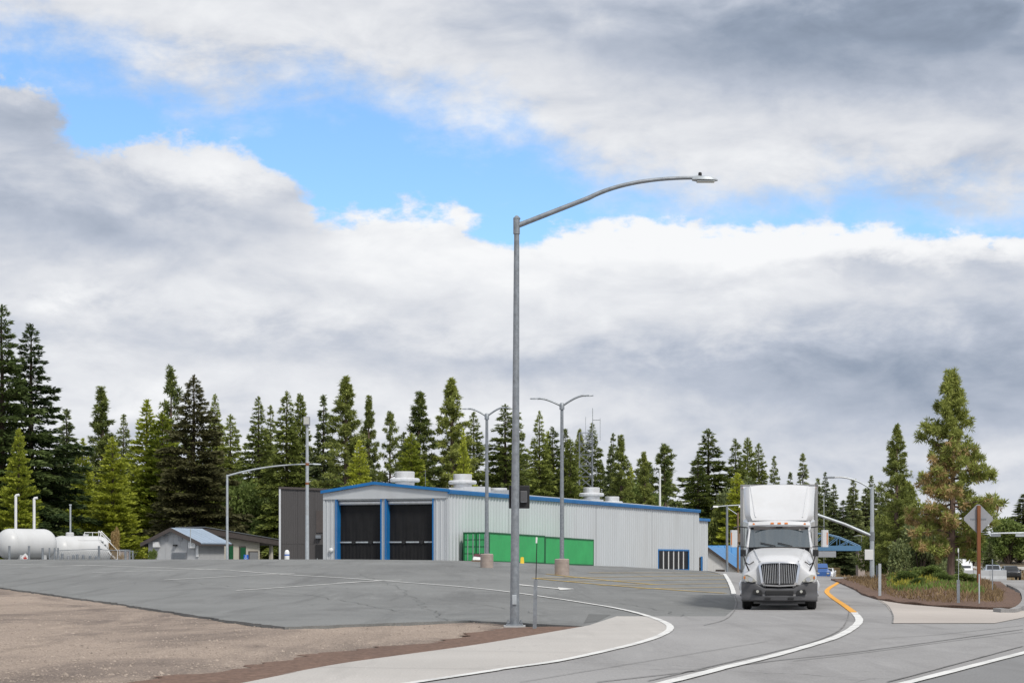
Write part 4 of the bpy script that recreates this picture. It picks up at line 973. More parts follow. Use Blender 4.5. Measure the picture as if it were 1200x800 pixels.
# blue-roofed white shed beyond the workshop
s2, _ = gshed('white_shed', 'white shed with blue roof between the workshop and the truck', 862, 262, 7.2, .55, 3.1, 7.0, -2.2, M['white'], M['blueroof_b'], M['brownfascia'], .3)
MB().box(-2.6, -1.4, -.12, 0, -1.0, .35).build('vent_grille', M['brownfascia'], s2)
p = W(852, 655, 272)
s3 = thing('blue_roof_hall', 'low hall with bright blue metal roof behind the white shed', 'building', (p.x, p.y, 0), 0)
MB().box(-3, 6, 1.0, 6, -2.4, .2).build('wall', M['white'], s3)
MB().hexa([(-3.4, .2, .2), (6.4, .2, .2), (6.4, 4.5, 3.4), (-3.4, 4.5, 3.4), (-3.4, .2, .32), (6.4, .2, .32), (6.4, 4.5, 3.52), (-3.4, 4.5, 3.52)]).build('roof_slope', M['blueroof_b'], s3)
for i in range(12): 
    x = -3.3 + i * .85
    MB().hexa([(x, .2, .32), (x + .06, .2, .32), (x + .06, 4.5, 3.52), (x, 4.5, 3.52), (x, .2, .38), (x + .06, .2, .38), (x + .06, 4.5, 3.58), (x, 4.5, 3.58)]).build('roof_seam', M['blue'], s3)

# ------------------------------------------------------------------ gas tanks, vents, fence, left
def tank(name, label, px, Y, zc_, r, L, rz, ladder=False):
    p = W(px, 655, Y); g0 = gz(p.x, Y); t = thing(name, label, 'tank', (p.x, p.y, g0), rz, 'white gas tanks')
    zc_ -= g0; hL = L / 2 - r * .8; prof = []
    for k in range(9): a = math.pi / 2 * k / 8; prof.append((max(.01, r * math.sin(a)), -hL - r * .8 * math.cos(a)))
    prof += [(q, -y) for q, y in prof[::-1]]
    MB().lathe(prof, 36, (0, 0, zc_), 'x').build('shell', M['tank'], t, smooth=True)
    for x in (-hL * .7, hL * .7):
        sd = MB(); sd.prism([(-r * .8, -.3), (r * .8, -.3), (r * .72, zc_ - r * .5), (0, zc_ - r * .85), (-r * .72, zc_ - r * .5)], 'x', x - .14, x + .14); sd.build('saddle', M['conc'], t)
    for x in (-hL, hL): MB().lathe([(r * 1.004, x - .03), (r * 1.004, x + .03)], 36, (0, 0, zc_), 'x').build('weld_band', M['tank'], t, smooth=True)
    return t, zc_, r, hL
tk, zc_, r_, hL = tank('gas_tank', 'big white capsule gas tank at the far left', 31, 158, 2.80, 1.20, 5.0, R(48))
pl = MB(); pl.add([(0, -.001, -.3), (.3, -.001, 0), (0, -.001, .3), (-.3, -.001, 0), (0, .02, -.3), (.3, .02, 0), (0, .02, .3), (-.3, .02, 0)], [(0, 1, 2, 3), (7, 6, 5, 4), (0, 4, 5, 1), (1, 5, 6, 2), (2, 6, 7, 3), (3, 7, 4, 0)])
po = pl.build('hazard_placard', M['white'], None); q = W(29.5, 652.5, 153.5); po.location = q
tag(po, 'white diamond hazard placard with red flame under the big tank', 'placard')
pr_ = MB(); pr_.add([(-.12, -.01, -.14), (.12, -.01, -.14), (.14, -.01, 0), (.05, -.01, -.02), (0, -.01, .16), (-.06, -.01, -.02), (-.14, -.01, .0)], [(0, 1, 2, 3, 4, 5, 6)]); pr_.build('flame_mark', M['red'], po)
MB().tube([(0, .05, -.28), (0, .05, -2.0)], .03, 6).build('stake', M['galv'], po)
t2, zc2, r2, hL2 = tank('gas_tank', 'smaller white tank with stairs right of the big capsule tank', 94, 164, 2.30, 1.22, 5.2, R(38))
MB().lathe([(.32, zc2 + r2 - .06), (.32, zc2 + r2 + .22), (.25, zc2 + r2 + .28)], 14, (-.9, 0, 0)).build('manway', M['tank'], t2, smooth=True)
MB().lathe([(.22, zc2 + r2 - .06), (.22, zc2 + r2 + .16)], 14, (.5, 0, 0)).build('valve_cover', M['tank'], t2, smooth=True)
rl = MB()
for x in (0.2, .9, 1.6): rl.tube([(x, -.35, zc2 + r2 - .1), (x, -.35, zc2 + r2 + .28)], .025, 5)
rl.tube([(.2, -.35, zc2 + r2 + .28), (1.6, -.35, zc2 + r2 + .28)], .025, 5); rl.build('handrail', M['white'], t2)
stp = W(117, 633, 160); sbt = W(139, 657, 160)
st = thing('stairs', 'white metal stairs leaning against the smaller white tank', 'stairs', (stp.x, stp.y, gz(stp.x, stp.y)))
dz0 = st.location.z; dxs = sbt.x - stp.x; zt_ = stp.z - dz0; zb_ = -.05
for yy in (-.45, .45):
    MB().hexa([(0, yy - .03, zt_ - .12), (dxs, yy - .03, zb_), (dxs, yy + .03, zb_), (0, yy + .03, zt_ - .12), (0, yy - .03, zt_ + .08), (dxs, yy - .03, zb_ + .2), (dxs, yy + .03, zb_ + .2), (0, yy + .03, zt_ + .08)]).build('stringer', M['white'], st)
    h_ = MB().tube([(0, yy, zt_ + .75), (dxs, yy, zb_ + .9)], .035, 6)
    for u in (0, .5, 1): h_.tube([(dxs * u, yy, zt_ + (zb_ - zt_) * u), (dxs * u, yy, zt_ + .75 + (zb_ + .9 - zt_ - .75) * u)], .03, 6)
    h_.build('handrail', M['white'], st)
for k in range(7):
    u = (k + .5) / 7; MB().box(dxs * u - .12, dxs * u + .12, -.42, .42, zt_ + (zb_ - zt_) * u + .02, zt_ + (zb_ - zt_) * u + .06).build('tread', M['galvlight'], st)
MB().box(-1.6, .05, -.45, .45, zt_ - .02, zt_ + .05).build('landing', M['white'], st)
for px, top, Y, rr_, lab, mm in ((18.5, 580, 165, .11, 'leftmost white vent pipe behind the big tank', 'white'), (40, 583.5, 165, .11, 'white vent pipe behind the right end of the big tank', 'white'), (82.5, 590.5, 168, .07, 'thin vent pipe between the two white tanks', 'galvlight')):
    p = W(px, top, Y); g0 = gz(p.x, Y); v = thing('vent_pipe', lab, 'pipe', (p.x, Y, g0), 0, 'vent pipes by the tanks'); h = p.z - g0
    MB().tube([(0, 0, -.1), (0, 0, h - .1)], rr_, 10).build('pipe', M[mm], v, smooth=True)
    if rr_ > .1: MB().tube([(-.03, 0, h - .12), (.05, 0, h), (.28, 0, h + .03)], rr_ * .95, 10).build('bent_cap', M[mm], v, smooth=True)
    else: MB().lathe([(rr_ * 1.5, h - .12), (rr_ * 1.5, h)], 10).build('cap', M[mm], v)
# chain-link fence with posts and rails
fe = thing('chain_link_fence', 'low chain-link fence with grey posts round the tanks', 'fence', (*(W(60, 655, 152).xy), 0))
fx = lambda px: (px - 600) * 152 / F - fe.location.x
for px in (11, 34, 50, 58, 64, 68, 116, 147, 152, 155.5):
    x = fx(px); g0 = gz(x + fe.location.x, 152); hi = .95 if px < 120 else .75
    MB().tube([(x, 0, g0 - .3), (x, 0, 1.60 + hi - .05 + (.15 if px in (11, 34, 116) else 0))], .085 if px in (11, 34, 50, 116, 147) else .06, 8).build('post', M['galv'], fe, smooth=True)
MB().tube([(fx(64), 0, 2.30), (fx(116), 0, 2.42), (fx(120), 0, 2.42)], .03, 6).build('top_rail', M['galv'], fe)
MB().tube([(fx(116), 0, 2.38), (fx(156), 0, 2.25)], .03, 6).build('top_rail', M['galv'], fe)
wr = MB(); x = fx(64)
while x < fx(156):
    for sg in (-1, 1): wr.add([(x, 0, 1.45), (x + .016, 0, 1.45), (x + .016 + sg * .42, 0, 2.28), (x + sg * .42, 0, 2.28)], [(0, 1, 2, 3)])
    x += .14
wm = wr.build('wire_mesh', M['galv'], fe); wm['kind'] = 'stuff'
for i, px in enumerate((73, 80, 86, 90.5, 97.5, 105.5, 112.5)):
    x = (px - 600) * 156 / F; g0 = gz(x, 156); hh = (2.10, 1.95, 2.0, 2.05, 2.0, 1.95, 1.92)[i] - g0
    b_ = MB().lathe([(.10, -.2), (.10, hh - .04), (.06, hh)], 12).build('bollard', M['galv'] if i != 1 else M['signback'], None, smooth=True); b_.location = (x, 156, g0)
    tag(b_, f"{('first', 'second', 'third', 'fourth', 'fifth', 'sixth', 'seventh')[i]} grey pipe bollard from the left, in front of the smaller white tank", 'bollard', 'pipe bollards round the tanks')
dw = tree(135, 616, 160, 'bush', 8, 'rust-brown withered shrub right of the tank stairs', 'withered shrubs', base=1.0)
for c in dw.children:
    if c.name.startswith('crown'): c.data = c.data.copy(); c.data.materials.clear(); c.data.materials.append(M['dead'])
p = W(141, 655, 163); ut = thing('utility_cabinet', 'grey utility cabinet right of the tank stairs', 'cabinet', (p.x, p.y, gz(p.x, p.y)))
ut_h = 2.35 - gz(p.x, p.y); MB().box(-.65, .65, -.4, .4, -.1, ut_h).build('body', M['pier'], ut, bevel=.02); MB().box(-.72, .72, -.47, .47, ut_h, ut_h + .08).build('lid', M['galv'], ut); MB().box(-.55, -.02, -.43, -.4, .2, ut_h - .1).build('door', M['signback'], ut)

# ------------------------------------------------------------------ poles and lamps
def arc(p0, p1, p2, n=16):
    p0, p1, p2 = Vector(p0), Vector(p1), Vector(p2)
    return [p0 * (1 - t) ** 2 + p1 * 2 * t * (1 - t) + p2 * t * t for t in (k / n for k in range(n + 1))]
def base_bolts(mb, s, z=.0):
    for x in (-s, s):
        for y in (-s, s): mb.lathe([(.022, z), (.022, z + .10)], 6, (x, y, 0)).lathe([(.04, z + .03), (.04, z + .06)], 6, (x, y, 0))
# the big street lamp
b0 = G(603, 730); LY = b0[1]; g0 = gz(*b0)
lp = thing('street_lamp', 'tall galvanised street lamp with long curved arm at the gravel edge', 'lamp', (b0[0], LY, g0))
def L_(px, py): v = W(px, py, LY); return (v.x - b0[0], 0, v.z - g0)
top = L_(605, 257)[2]
MB().box(-.27, .27, -.27, .27, -.06, .0).build('footing', M['conc'], lp)
bp2 = MB().box(-.21, .21, -.21, .21, .0, .035); base_bolts(bp2, .16, .03); bp2.build('base_plate', M['galv'], lp)
MB().tube([(0, 0, .03), (.005, 0, 1.0), (.03, 0, top * .5), (.055, 0, top)], [.118, .112, .088, .064], 20).build('pole', M['galv'], lp, smooth=True)
MB().lathe([(.09, 0), (.09, .03), (.03, .09)], 14, (.055, 0, top)).build('cap', M['galv'], lp)
MB().box(-.06, .05, -.15, -.115, .52, .76).build('hand_hole_cover', M['galvlight'], lp, bevel=.01)
a0, a1, a2, a3 = L_(608, 264), L_(690, 232), L_(735, 208.5), L_(814, 208.5)
pts = [Vector(a0)] + arc(a1, a2, a3, 14); MB().tube(pts, [.066, .060] + [.056 - .014 * k / 14 for k in range(14)], 14).build('arm', M['galv'], lp, smooth=True)
MB().tube([(.05, 0, a0[2] - .22), (.05, 0, a0[2] + .15)], .085, 14).build('arm_clamp', M['galv'], lp)
lum = MB(); x0 = L_(811, 208)[0]; zz = L_(811, 209.5)[2]
lum.loft([[(x, y * wy, zz + z * hz + dz) for y, z in ((-1, -.4), (-.8, .5), (0, 1), (.8, .5), (1, -.4), (0, -.9))] for x, wy, hz, dz in ((x0, .07, .06, 0), (x0 + .12, .15, .09, 0), (x0 + .40, .18, .075, -.01), (x0 + .58, .13, .045, -.03), (x0 + .64, .06, .02, -.04))], closed=True, cap=True)
lm = lum.build('luminaire', M['galvlight'], lp, smooth=True); MB().lathe([(.045, 0), (.045, .07), (.03, .09)], 10, (x0 + .2, 0, zz + .07)).build('photocell', M['black'], lm)
MB().box(x0 + .12, x0 + .56, -.12, .12, zz - .085, zz - .06).build('lens', M['lens'], lm)
# signal head fixed behind the pole, seen from the back
sp = W(608.5, 582, LY + .35); sg_ = thing('traffic_signal', 'black backplate of a traffic signal mounted behind the big lamp pole', 'signal', (sp.x, sp.y, sp.z))
MB().box(-.26, .26, -.02, .01, -.29, .29).build('backplate', M['black'], sg_, bevel=.015)
MB().box(.02, .20, -.09, -.02, -.15, .15).build('housing', M['bumper'], sg_, bevel=.02)
MB().box(.05, .17, -.105, -.09, -.135, -.12).build('hinge_bar', M['galv'], sg_)
for z in (-.2, .2): MB().box(-.16, -.02, -.25, -.02, z - .03, z + .03).build('bracket', M['galv'], sg_)
MB().lathe([(.13, .01), (.15, .06), (.15, .26)], 16, (0, 0, 0), 'y').build('visor', M['black'], sg_)

def marker(px, py, ptop, prod, label, sz=.035, mm='galv', Y=None, lean=0.0, thin=False):
    b = G(px, py) if Y is None else ((px - 600) * Y / F, Y); zg = gz(*b) + (isl_h(*b) if inside(b[0], b[1], ISL) else 0)
    t = thing('marker_post', label, 'post', (b[0], b[1], zg), 0, 'roadside marker posts')
    h = CZ + (HY - ptop) * b[1] / F - zg
    pmb = MB().prism([(-sz, -.02), (-sz, .02), (-sz * .4, .045), (sz * .4, .045), (sz, .02), (sz, -.02)], 'z', -.25, h); o = pmb.build('post', M[mm], t)
    if lean: t.rotation_euler = (0, lean, 0)
    if prod is not None:
        h2 = CZ + (HY - prod) * b[1] / F - zg
        MB().tube([(.005, 0, h - .25), (.012, .0, h2 - .06)], .012 if not thin else .01, 6).build('rod', M['black'] if not thin else M['galvlight'], t)
        MB().lathe([(.022, h2 - .14), (.022, h2)], 8).build('tip', M['white'], t)
    return t
marker(626.5, 735, 679, 629, 'leaning grey marker post with thin rod beside the big street lamp', .045, lean=R(1.2))
marker(1031, 700, 660, None, 'grey marker post at the left end of the planted bed', .055, 'galvlight')
marker(1123, 710, 679, 642, 'grey marker post with thin rod in front of the planted bed', .05, 'galv', thin=True)
marker(1147.5, 711, 672, None, 'thin pale stake below the diamond sign', .02, 'galvlight')
marker(1163, 697, 655, None, 'thin grey stake right of the diamond sign', .02, 'galv')
marker(1027.5, 690, 662, None, 'short grey post close beside the signal pole', .05, 'galv', Y=118)

# twin-arm lamps on round concrete piers
def twin(px, Y, jy, lt, rtp, label, pier_w, pier_h):
    X = (px - 600) * Y / F; g0 = gz(X, Y) + .04; t = thing('twin_arm_lamp', label, 'lamp', (X, Y, g0), 0, 'twin-arm lot lamps on round piers')
    q = lambda x, y: ((x - px) * Y / F, 0, CZ + (HY - y) * Y / F - g0)
    MB().lathe([(pier_w, -.2), (pier_w, pier_h - .04), (pier_w - .04, pier_h)], 24).build('pier', M['pier'], t, smooth=True)
    pier_j = t.children[-1]
    for k in range(1, 4): MB().lathe([(pier_w + .006, pier_h * k / 4 - .012), (pier_w + .006, pier_h * k / 4 + .012)], 24).build('form_line', M['pier'], pier_j)
    jt = q(px, jy); MB().box(-.17, .17, -.17, .17, pier_h, pier_h + .04).build('base_plate', M['galv'], t)
    MB().tube([(0, 0, pier_h), (0, 0, jt[2])], [.125, .085], 12).build('pole', M['galv'], t, smooth=True)
    MB().lathe([(.14, -.18), (.14, .12), (.08, .2)], 12, jt).build('hub', M['galv'], t, smooth=True)
    for tip in (lt, rtp):
        e = Vector(q(*tip)); mid_ = Vector((e.x * .55, 0, e.z + .08)); 
        MB().tube(arc((0, 0, jt[2]), mid_, (e.x * .8, 0, e.z)), .055, 8).build('arm', M['galv'], t, smooth=True)
        sgn = 1 if e.x > 0 else -1
        hd = MB(); hd.loft([[(x, y * wy, e.z + z * hz) for y, z in ((-1, -.5), (-.7, .6), (.7, .6), (1, -.5))] for x, wy, hz in ((e.x * .8 - .02 * sgn, .06, .05), (e.x * .8 + .15 * sgn, .16, .07), (e.x, .15, .05), (e.x + .08 * sgn, .06, .02))], closed=True, cap=True); hd.build('luminaire', M['galv'], t)
twin(570.5, 126, 488, (543, 479), (597, 477.5), 'left twin-arm lot lamp on a round concrete pier', .40, .86)
twin(658.5, 115, 476, (622.5, 467), (694, 463.5), 'right twin-arm lot lamp on a round concrete pier', .41, .93)

# single-arm street light and floodlight mast, left
def post_light(px, Y, jy, tip, label, r=.10, mm='galvlight', bow=.5):
    X = (px - 600) * Y / F; g0 = gz(X, Y); t = thing('street_light', label, 'lamp', (X, Y, g0)); q = lambda x, y: Vector(((x - px) * Y / F, 0, CZ + (HY - y) * Y / F - g0))
    j = q(px, jy); MB().box(-.2, .2, -.2, .2, -.1, .05).build('base', M['conc'], t)
    MB().tube([(0, 0, 0), (0, 0, j.z + .1)], [r, r * .8], 12).build('pole', M[mm], t, smooth=True)
    e = q(*tip); MB().tube(arc(j, Vector((e.x * bow, 0, e.z + .0)), e), [r * .75 - r * .3 * k / 16 for k in range(17)], 10).build('arm', M[mm], t, smooth=True)
    s = 1 if e.x > 0 else -1
    MB().hexa([(e.x - .05 * s, -.12, e.z - .05), (e.x + .55 * s, -.13, e.z - .06), (e.x + .55 * s, .13, e.z - .06), (e.x - .05 * s, .12, e.z - .05), (e.x - .05 * s, -.08, e.z + .06), (e.x + .5 * s, -.09, e.z + .02), (e.x + .5 * s, .09, e.z + .02), (e.x - .05 * s, .08, e.z + .06)]).build('luminaire', M[mm], t, bevel=.01)
    return t, q
post_light(266.3, 152, 557.5, (368, 543.5), 'street light with long curved arm in front of the cream building', bow=.45)
X = (360 - 600) * 150 / F; g0 = gz(X, 150); fm = thing('floodlight_mast', 'pale mast with box floodlight in front of the dark grey building', 'mast', (X, 150, g0))
ht = CZ + (HY - 498) * 150 / F - g0
MB().tube([(0, 0, -.1), (0, 0, ht)], [.145, .10], 12).build('pole', M['galvlight'], fm, smooth=True)
MB().lathe([(.128, ht * .70), (.126, ht * .72)], 12).build('rust_band', M['rust'], fm); MB().lathe([(.135, ht * .56), (.133, ht * .575)], 12).build('rust_band', M['rust'], fm)
fl = MB().box(-.26, .20, -.25, .25, ht, ht + .62).build('floodlight', M['signback'], fm, bevel=.02); MB().box(-.22, .16, -.27, -.25, ht + .06, ht + .56).build('lens', M['lens'], fl)
# signal pole right of the truck
SY = 120; sx = (1022 - 600) * SY / F; g0 = gz(sx, SY)
spo = thing('signal_pole', 'pale grey signal pole with mast arm and curved luminaire arm right of the truck', 'pole', (sx, SY, g0)); q = lambda x, y: Vector(((x - 1022) * SY / F, 0, CZ + (HY - y) * SY / F - g0))
MB().tube([(0, 0, -.1), q(1022, 570)], [.14, .10], 14).build('pole', M['galvlight'], spo, smooth=True)
MB().tube(arc(q(1022, 574), q(1000, 557), q(978, 559)), .05, 8).build('luminaire_arm', M['galvlight'], spo, smooth=True)
e = q(976, 559); MB().box(e.x - .5, e.x + .1, -.13, .13, e.z - .06, e.z + .05).build('luminaire', M['galv'], spo, bevel=.02)
MB().tube([q(1022, 628), q(990, 614), q(950, 600), q(925, 593)], [.10, .09, .075, .06], 10).build('mast_arm', M['galvlight'], spo, smooth=True)
MB().lathe([(.15, q(0, 633).z), (.15, q(0, 623).z)], 12).build('arm_collar', M['galv'], spo)
sb = W(1018.5, 649.5, SY - .2); so = MB().box(-.25, .25, -.012, .012, -.30, .30).build('sign', M['white'], spo, bevel=.01); so.location = (sb.x - sx, -.16, sb.z - g0)
# diamond sign seen from behind
DY = 101; dxp = (1147 - 600) * DY / F; g0 = gz(dxp, DY) + isl_h(dxp, DY)
ds = thing('warning_sign', 'back of a grey diamond sign on a rust-brown wooden post', 'sign', (dxp, DY, g0)); q = lambda x, y: Vector(((x - 1147) * DY / F, 0, CZ + (HY - y) * DY / F - g0))
MB().box(-.082, .082, -.082, .082, -.3, q(0, 592).z).build('post', M['rust'], ds, bevel=.012)
zc3 = q(0, 607.5).z; a = .78; k = .07
dm = MB(); dm.prism([(0 - k, -a + k), (k, -a + k), (a - k, -k), (a - k, k), (k, a - k), (-k, a - k), (-a + k, k), (-a + k, -k)], 'y', .085, .10); o = dm.build('diamond_plate', M['signback'], ds); o.location.z = zc3
MB().box(-.38, .38, .06, .084, zc3 - .03, zc3 + .03).build('brace', M['galv'], ds)

# far poles
def pole_simple(name, label, px, Y, top, r, mm, cat='pole', group=None):
    X = (px - 600) * Y / F; g0 = gz(X, Y); t = thing(name, label, cat, (X, Y, g0), 0, group); h = CZ + (HY - top) * Y / F - g0
    MB().tube([(0, 0, -.1), (0, 0, h)], [r, r * .75], 10).build('shaft', M[mm], t, smooth=True); return t, h
t, h = pole_simple('flagpole', 'bare white flagpole behind the workshop roof', 773.3, 262, 549.5, .17, 'white'); MB().lathe([(.05, h), (.15, h + .1), (.05, h + .22)], 10).build('finial', M['white'], t, smooth=True)
t, h = pole_simple('lot_light', 'grey T-shaped light pole left of the truck', 852, 232, 592, .16, 'galv', 'lamp')
MB().tube([(-1.15, 0, h - .12), (0, 0, h - .02), (1.6, 0, h + .06)], .06, 8).build('arm', M['galvlight'], t)
for x in (-1.3, 1.6): MB().hexa([(x - .3, -.15, h - .22), (x + .3, -.15, h - .22), (x + .3, .15, h - .22), (x - .3, .15, h - .22), (x - .25, -.1, h - .02), (x + .25, -.1, h - .02), (x + .25, .1, h - .02), (x - .25, .1, h - .02)]).build('luminaire', M['white'], t)
t, h = pole_simple('utility_pole', 'brown wooden utility pole immediately left of the truck', 864.8, 236, 600, .15, 'wood'); MB().tube([(0, 0, h - .3), (-1.2, 0, h + .5)], .05, 6).build('brace_arm', M['galvlight'], t)
MB().box(-.28, .28, -.25, .1, h * .55, h * .68).build('transformer_box', M['wood'], t)
t, h = pole_simple('thin_light_pole', 'thin light pole just right of the truck box', 965.5, 300, 580, .07, 'galvlight', 'lamp'); MB().box(-.35, .35, -.1, .1, h, h + .1).build('luminaire', M['galv'], t)
X = (1010 - 600) * 310 / F
for px, tp, lab in ((1009.5, 627.5, 'small curved street light behind the right end of the blue bridge'), (993, 636, 'thin light pole below the middle of the blue bridge')):
    t, h = pole_simple('small_street_light', lab, px, 312, tp, .07, 'galv', 'lamp'); MB().tube(arc((0, 0, h), (-.2, 0, h + .15), (-1.8, 0, h - .2)), .05, 6).build('arm', M['galv'], t)
# overhead arm at the right edge
ov = thing('overhead_arm', 'horizontal signal arm reaching in from the right edge', 'signal', (*(W(1215, 655, 235).xy), gz(W(1215, 655, 235).x, 235))); zz = CZ + (655 - 624) * 235 / F - ov.location.z
MB().tube([(0, 0, -.2), (0, 0, zz + .5)], .16, 10).build('pole', M['galvlight'], ov); MB().tube([(0, 0, zz), (-5.2, 0, zz - .05)], [.13, .08], 8).build('arm', M['galvlight'], ov)
for x in (-4.7, -1.9): MB().box(x - .55, x + .55, -.08, .08, zz - .45, zz - .15).build('signal_head', M['galvlight'] if x > -3 else M['galv'], ov, bevel=.02)

# ------------------------------------------------------------------ lattice radio mast
tx = W(686.5, 655, 292); lt = thing('radio_mast', 'galvanised lattice radio mast with antennas behind the workshop', 'mast', (tx.x, tx.y, gz(tx.x, tx.y))); g0 = lt.location.z
q = lambda x, y: ((x - 686.5) * 292 / F, CZ + (HY - y) * 292 / F - g0)
hw, H = .92, q(0, 507)[1]; cs = [(-hw, -hw), (hw, -hw), (hw, hw), (-hw, hw)]
for x, y in cs: MB().tube([(x, y, -.2), (x, y, H)], .085, 6).build('leg', M['galv'], lt)
nb_ = 12
for k in range(nb_):
    za, zb2 = H * k / nb_, H * (k + 1) / nb_; br = MB()
    for i in range(4):
        a, c = cs[i], cs[(i + 1) % 4]; br.tube([(*a, za), (*c, zb2)], .035, 4, False); br.tube([(*c, za), (*a, zb2)], .035, 4, False); br.tube([(*a, zb2), (*c, zb2)], .035, 4, False)
    br.build('bracing_bay', M['galv'], lt, fix=False)
for x0, y0, x1, y1, r in ((694.5, 520, 694.5, 478, .06), (686.3, 520, 686.3, 488, .035), (703.3, 516, 703.3, 490, .045), (669.5, 541, 669.5, 530, .05), (699, 558, 699, 548, .05)):
    (a, b1), (c, d1) = q(x0, y0), q(x1, y1); MB().tube([(a, 0, b1), (c, 0, d1)], r, 6).build('antenna', M['galvlight'], lt)
for x0, x1, y in ((694.5, 703.3, 492), (669.5, 679, 539), (669.5, 679, 532), (678, 686, 507.5), (694, 699.5, 556), (694, 699.5, 549)):
    (a, z), (c, _) = q(x0, y), q(x1, y); MB().tube([(a, 0, z), (c, 0, z)], .045, 5).build('antenna_boom', M['galv'], lt)

# ------------------------------------------------------------------ blue truss footbridge
BY = 268; bq = lambda x, y: Vector(((x - 985) * BY / F, 0, CZ + (HY - y) * BY / F)); bx = W(985, 655, BY).x
brd = thing('footbridge', 'blue steel truss footbridge on a concrete pillar behind the truck', 'bridge', (bx, BY, 0))
xl, xr = bq(885, 0).x, bq(1009, 0).x
for yy in (0, 2.4):
    MB().box(xl, xr, yy - .08, yy + .08, bq(0, 645).z, bq(0, 639).z).build('girder', M['bridge'], brd)
    tp = [Vector((bq(x, 0).x, yy, bq(0, y).z)) for x, y in ((1009, 640), (996, 634), (984, 629), (970, 625.5), (950, 624), (930, 626), (905, 634), (886, 640))]
    MB().tube(tp, .09, 6).build('top_chord', M['bridge'], brd)
    for i, (x, y) in enumerate(((996, 634), (984, 629), (970, 625.5), (950, 624), (930, 626), (905, 634))):
        v = bq(x, y); MB().tube([(v.x, yy, v.z), (v.x, yy, bq(0, 640).z)], .05, 5).build('vertical', M['bridge'], brd)
        nx_ = bq((984, 970, 950, 930, 905, 890)[i], 0).x; MB().tube([(v.x, yy, v.z), (nx_, yy, bq(0, 640).z)], .05, 5).build('diagonal', M['bridge'], brd)
MB().box(xl, xr, .1, 2.3, bq(0, 643).z, bq(0, 641).z).build('deck', M['conc'], brd)
for px in (1010, 890): v = bq(px, 0).x; MB().box(v - .45, v + .45, .3, 2.1, gz(bx + v, BY) - .5, bq(0, 645.2).z).build('pillar', M['pier'], brd, bevel=.03)
v0, v1 = bq(958, 652.5), bq(979, 645.5); sgb = MB().box(v0.x, v1.x, -.5, -.35, v0.z, v1.z).build('sign_panel', M['signback'], brd)

# ------------------------------------------------------------------ small things on the lot
def put(px, Y): X = (px - 600) * Y / F; return (X, Y, gz(X, Y) + .05)
ys = thing('floor_sign', 'small yellow folding sign in front of the green container', 'sign', put(612, 150))
for s in (-1, 1): MB().hexa([(-.14, s * .16 - .01, 0), (.14, s * .16 - .01, 0), (.14, s * .16 + .01, 0), (-.14, s * .16 + .01, 0), (-.11, s * .02 - .01, .45), (.11, s * .02 - .01, .45), (.11, s * .02 + .01, .45), (-.11, s * .02 + .01, .45)]).build('panel', M['yellow'], ys)
MB().box(-.05, .05, -.03, .03, .44, .48).build('handle', M['yellow'], ys)
wb = MB().lathe([(.19, 0), (.19, .55), (.14, .68), (.05, .74)], 16).build('white_bollard', M['white'], None, smooth=True); wb.location = put(336.3, 158); tag(wb, 'short white bollard in front of the dark grey building', 'bollard')
MB().lathe([(.195, .3), (.195, .4)], 16).build('band', M['signblue'], wb)
an_ = thing('parking_sign', 'small blue accessible-parking sign in front of the cream building', 'sign', put(288.5, 170)); q5 = CZ + 5.2 * 170 / F - an_.location.z
MB().tube([(0, 0, -.1), (0, 0, q5)], .03, 6).build('post', M['galv'], an_); pl = MB().box(-.19, .19, -.05, -.03, q5 - .40, q5 + .02).build('plate', M['signblue'], an_)
ic = MB(); ic.lathe([(.035, -.002), (.035, .002)], 10, (-.01, -.055, q5 - .06), 'y'); ic.box(-.03, .0, -.058, -.052, q5 - .23, q5 - .09); ic.box(-.03, .08, -.058, -.052, q5 - .25, q5 - .225); ic.box(.06, .085, -.058, -.052, q5 - .33, q5 - .24)
ic.tube([(-.03 + .08 * math.cos(a), -.055, q5 - .28 + .08 * math.sin(a)) for a in [R(110 + 23 * k) for k in range(11)]], .012, 4); ic.build('wheelchair_symbol', M['white'], pl)
# motorcycle-like clutter by the pier: crate with maroon tarp on a pallet
pc = thing('pallet_stack', 'pallet with maroon tarp beside the left round pier', 'pallet', put(560, 150))
for k in range(3): MB().box(-.45, .45, -.5 + k * .42, -.38 + k * .42, .0, .09).build('runner', M['wood'], pc)
for k in range(5): MB().box(-.5 + k * .21, -.36 + k * .21, -.5, .5, .09, .115).build('board', M['wood'], pc)
MB().hexa([(-.4, -.4, .115), (.38, -.42, .115), (.4, .4, .115), (-.38, .42, .115), (-.3, -.33, .42), (.22, -.3, .36), (.3, .3, .38), (-.33, .33, .44)]).build('bundle', M['white'], pc, bevel=.05)
MB().hexa([(-.36, -.38, .40), (.28, -.36, .36), (.33, .36, .36), (-.37, .38, .42), (-.22, -.2, .60), (.14, -.16, .56), (.12, .2, .55), (-.2, .22, .58)]).build('tarp', M['maroon'], pc, bevel=.06)
# low concrete barrier behind the bed
p = W(1150, 655, 152); ba = thing('barrier', 'low pale concrete barrier wall behind the planted bed', 'barrier', (p.x, p.y, gz(p.x, p.y)))
for k in range(3): x0 = -1.85 + k * 1.24; MB().prism([(-.22, -.1), (.22, -.1), (.22, .12), (.12, .35), (.10, .78), (-.10, .78), (-.12, .35), (-.22, .12)], 'x', x0, x0 + 1.22).build('segment', M['conc'], ba, bevel=.015)

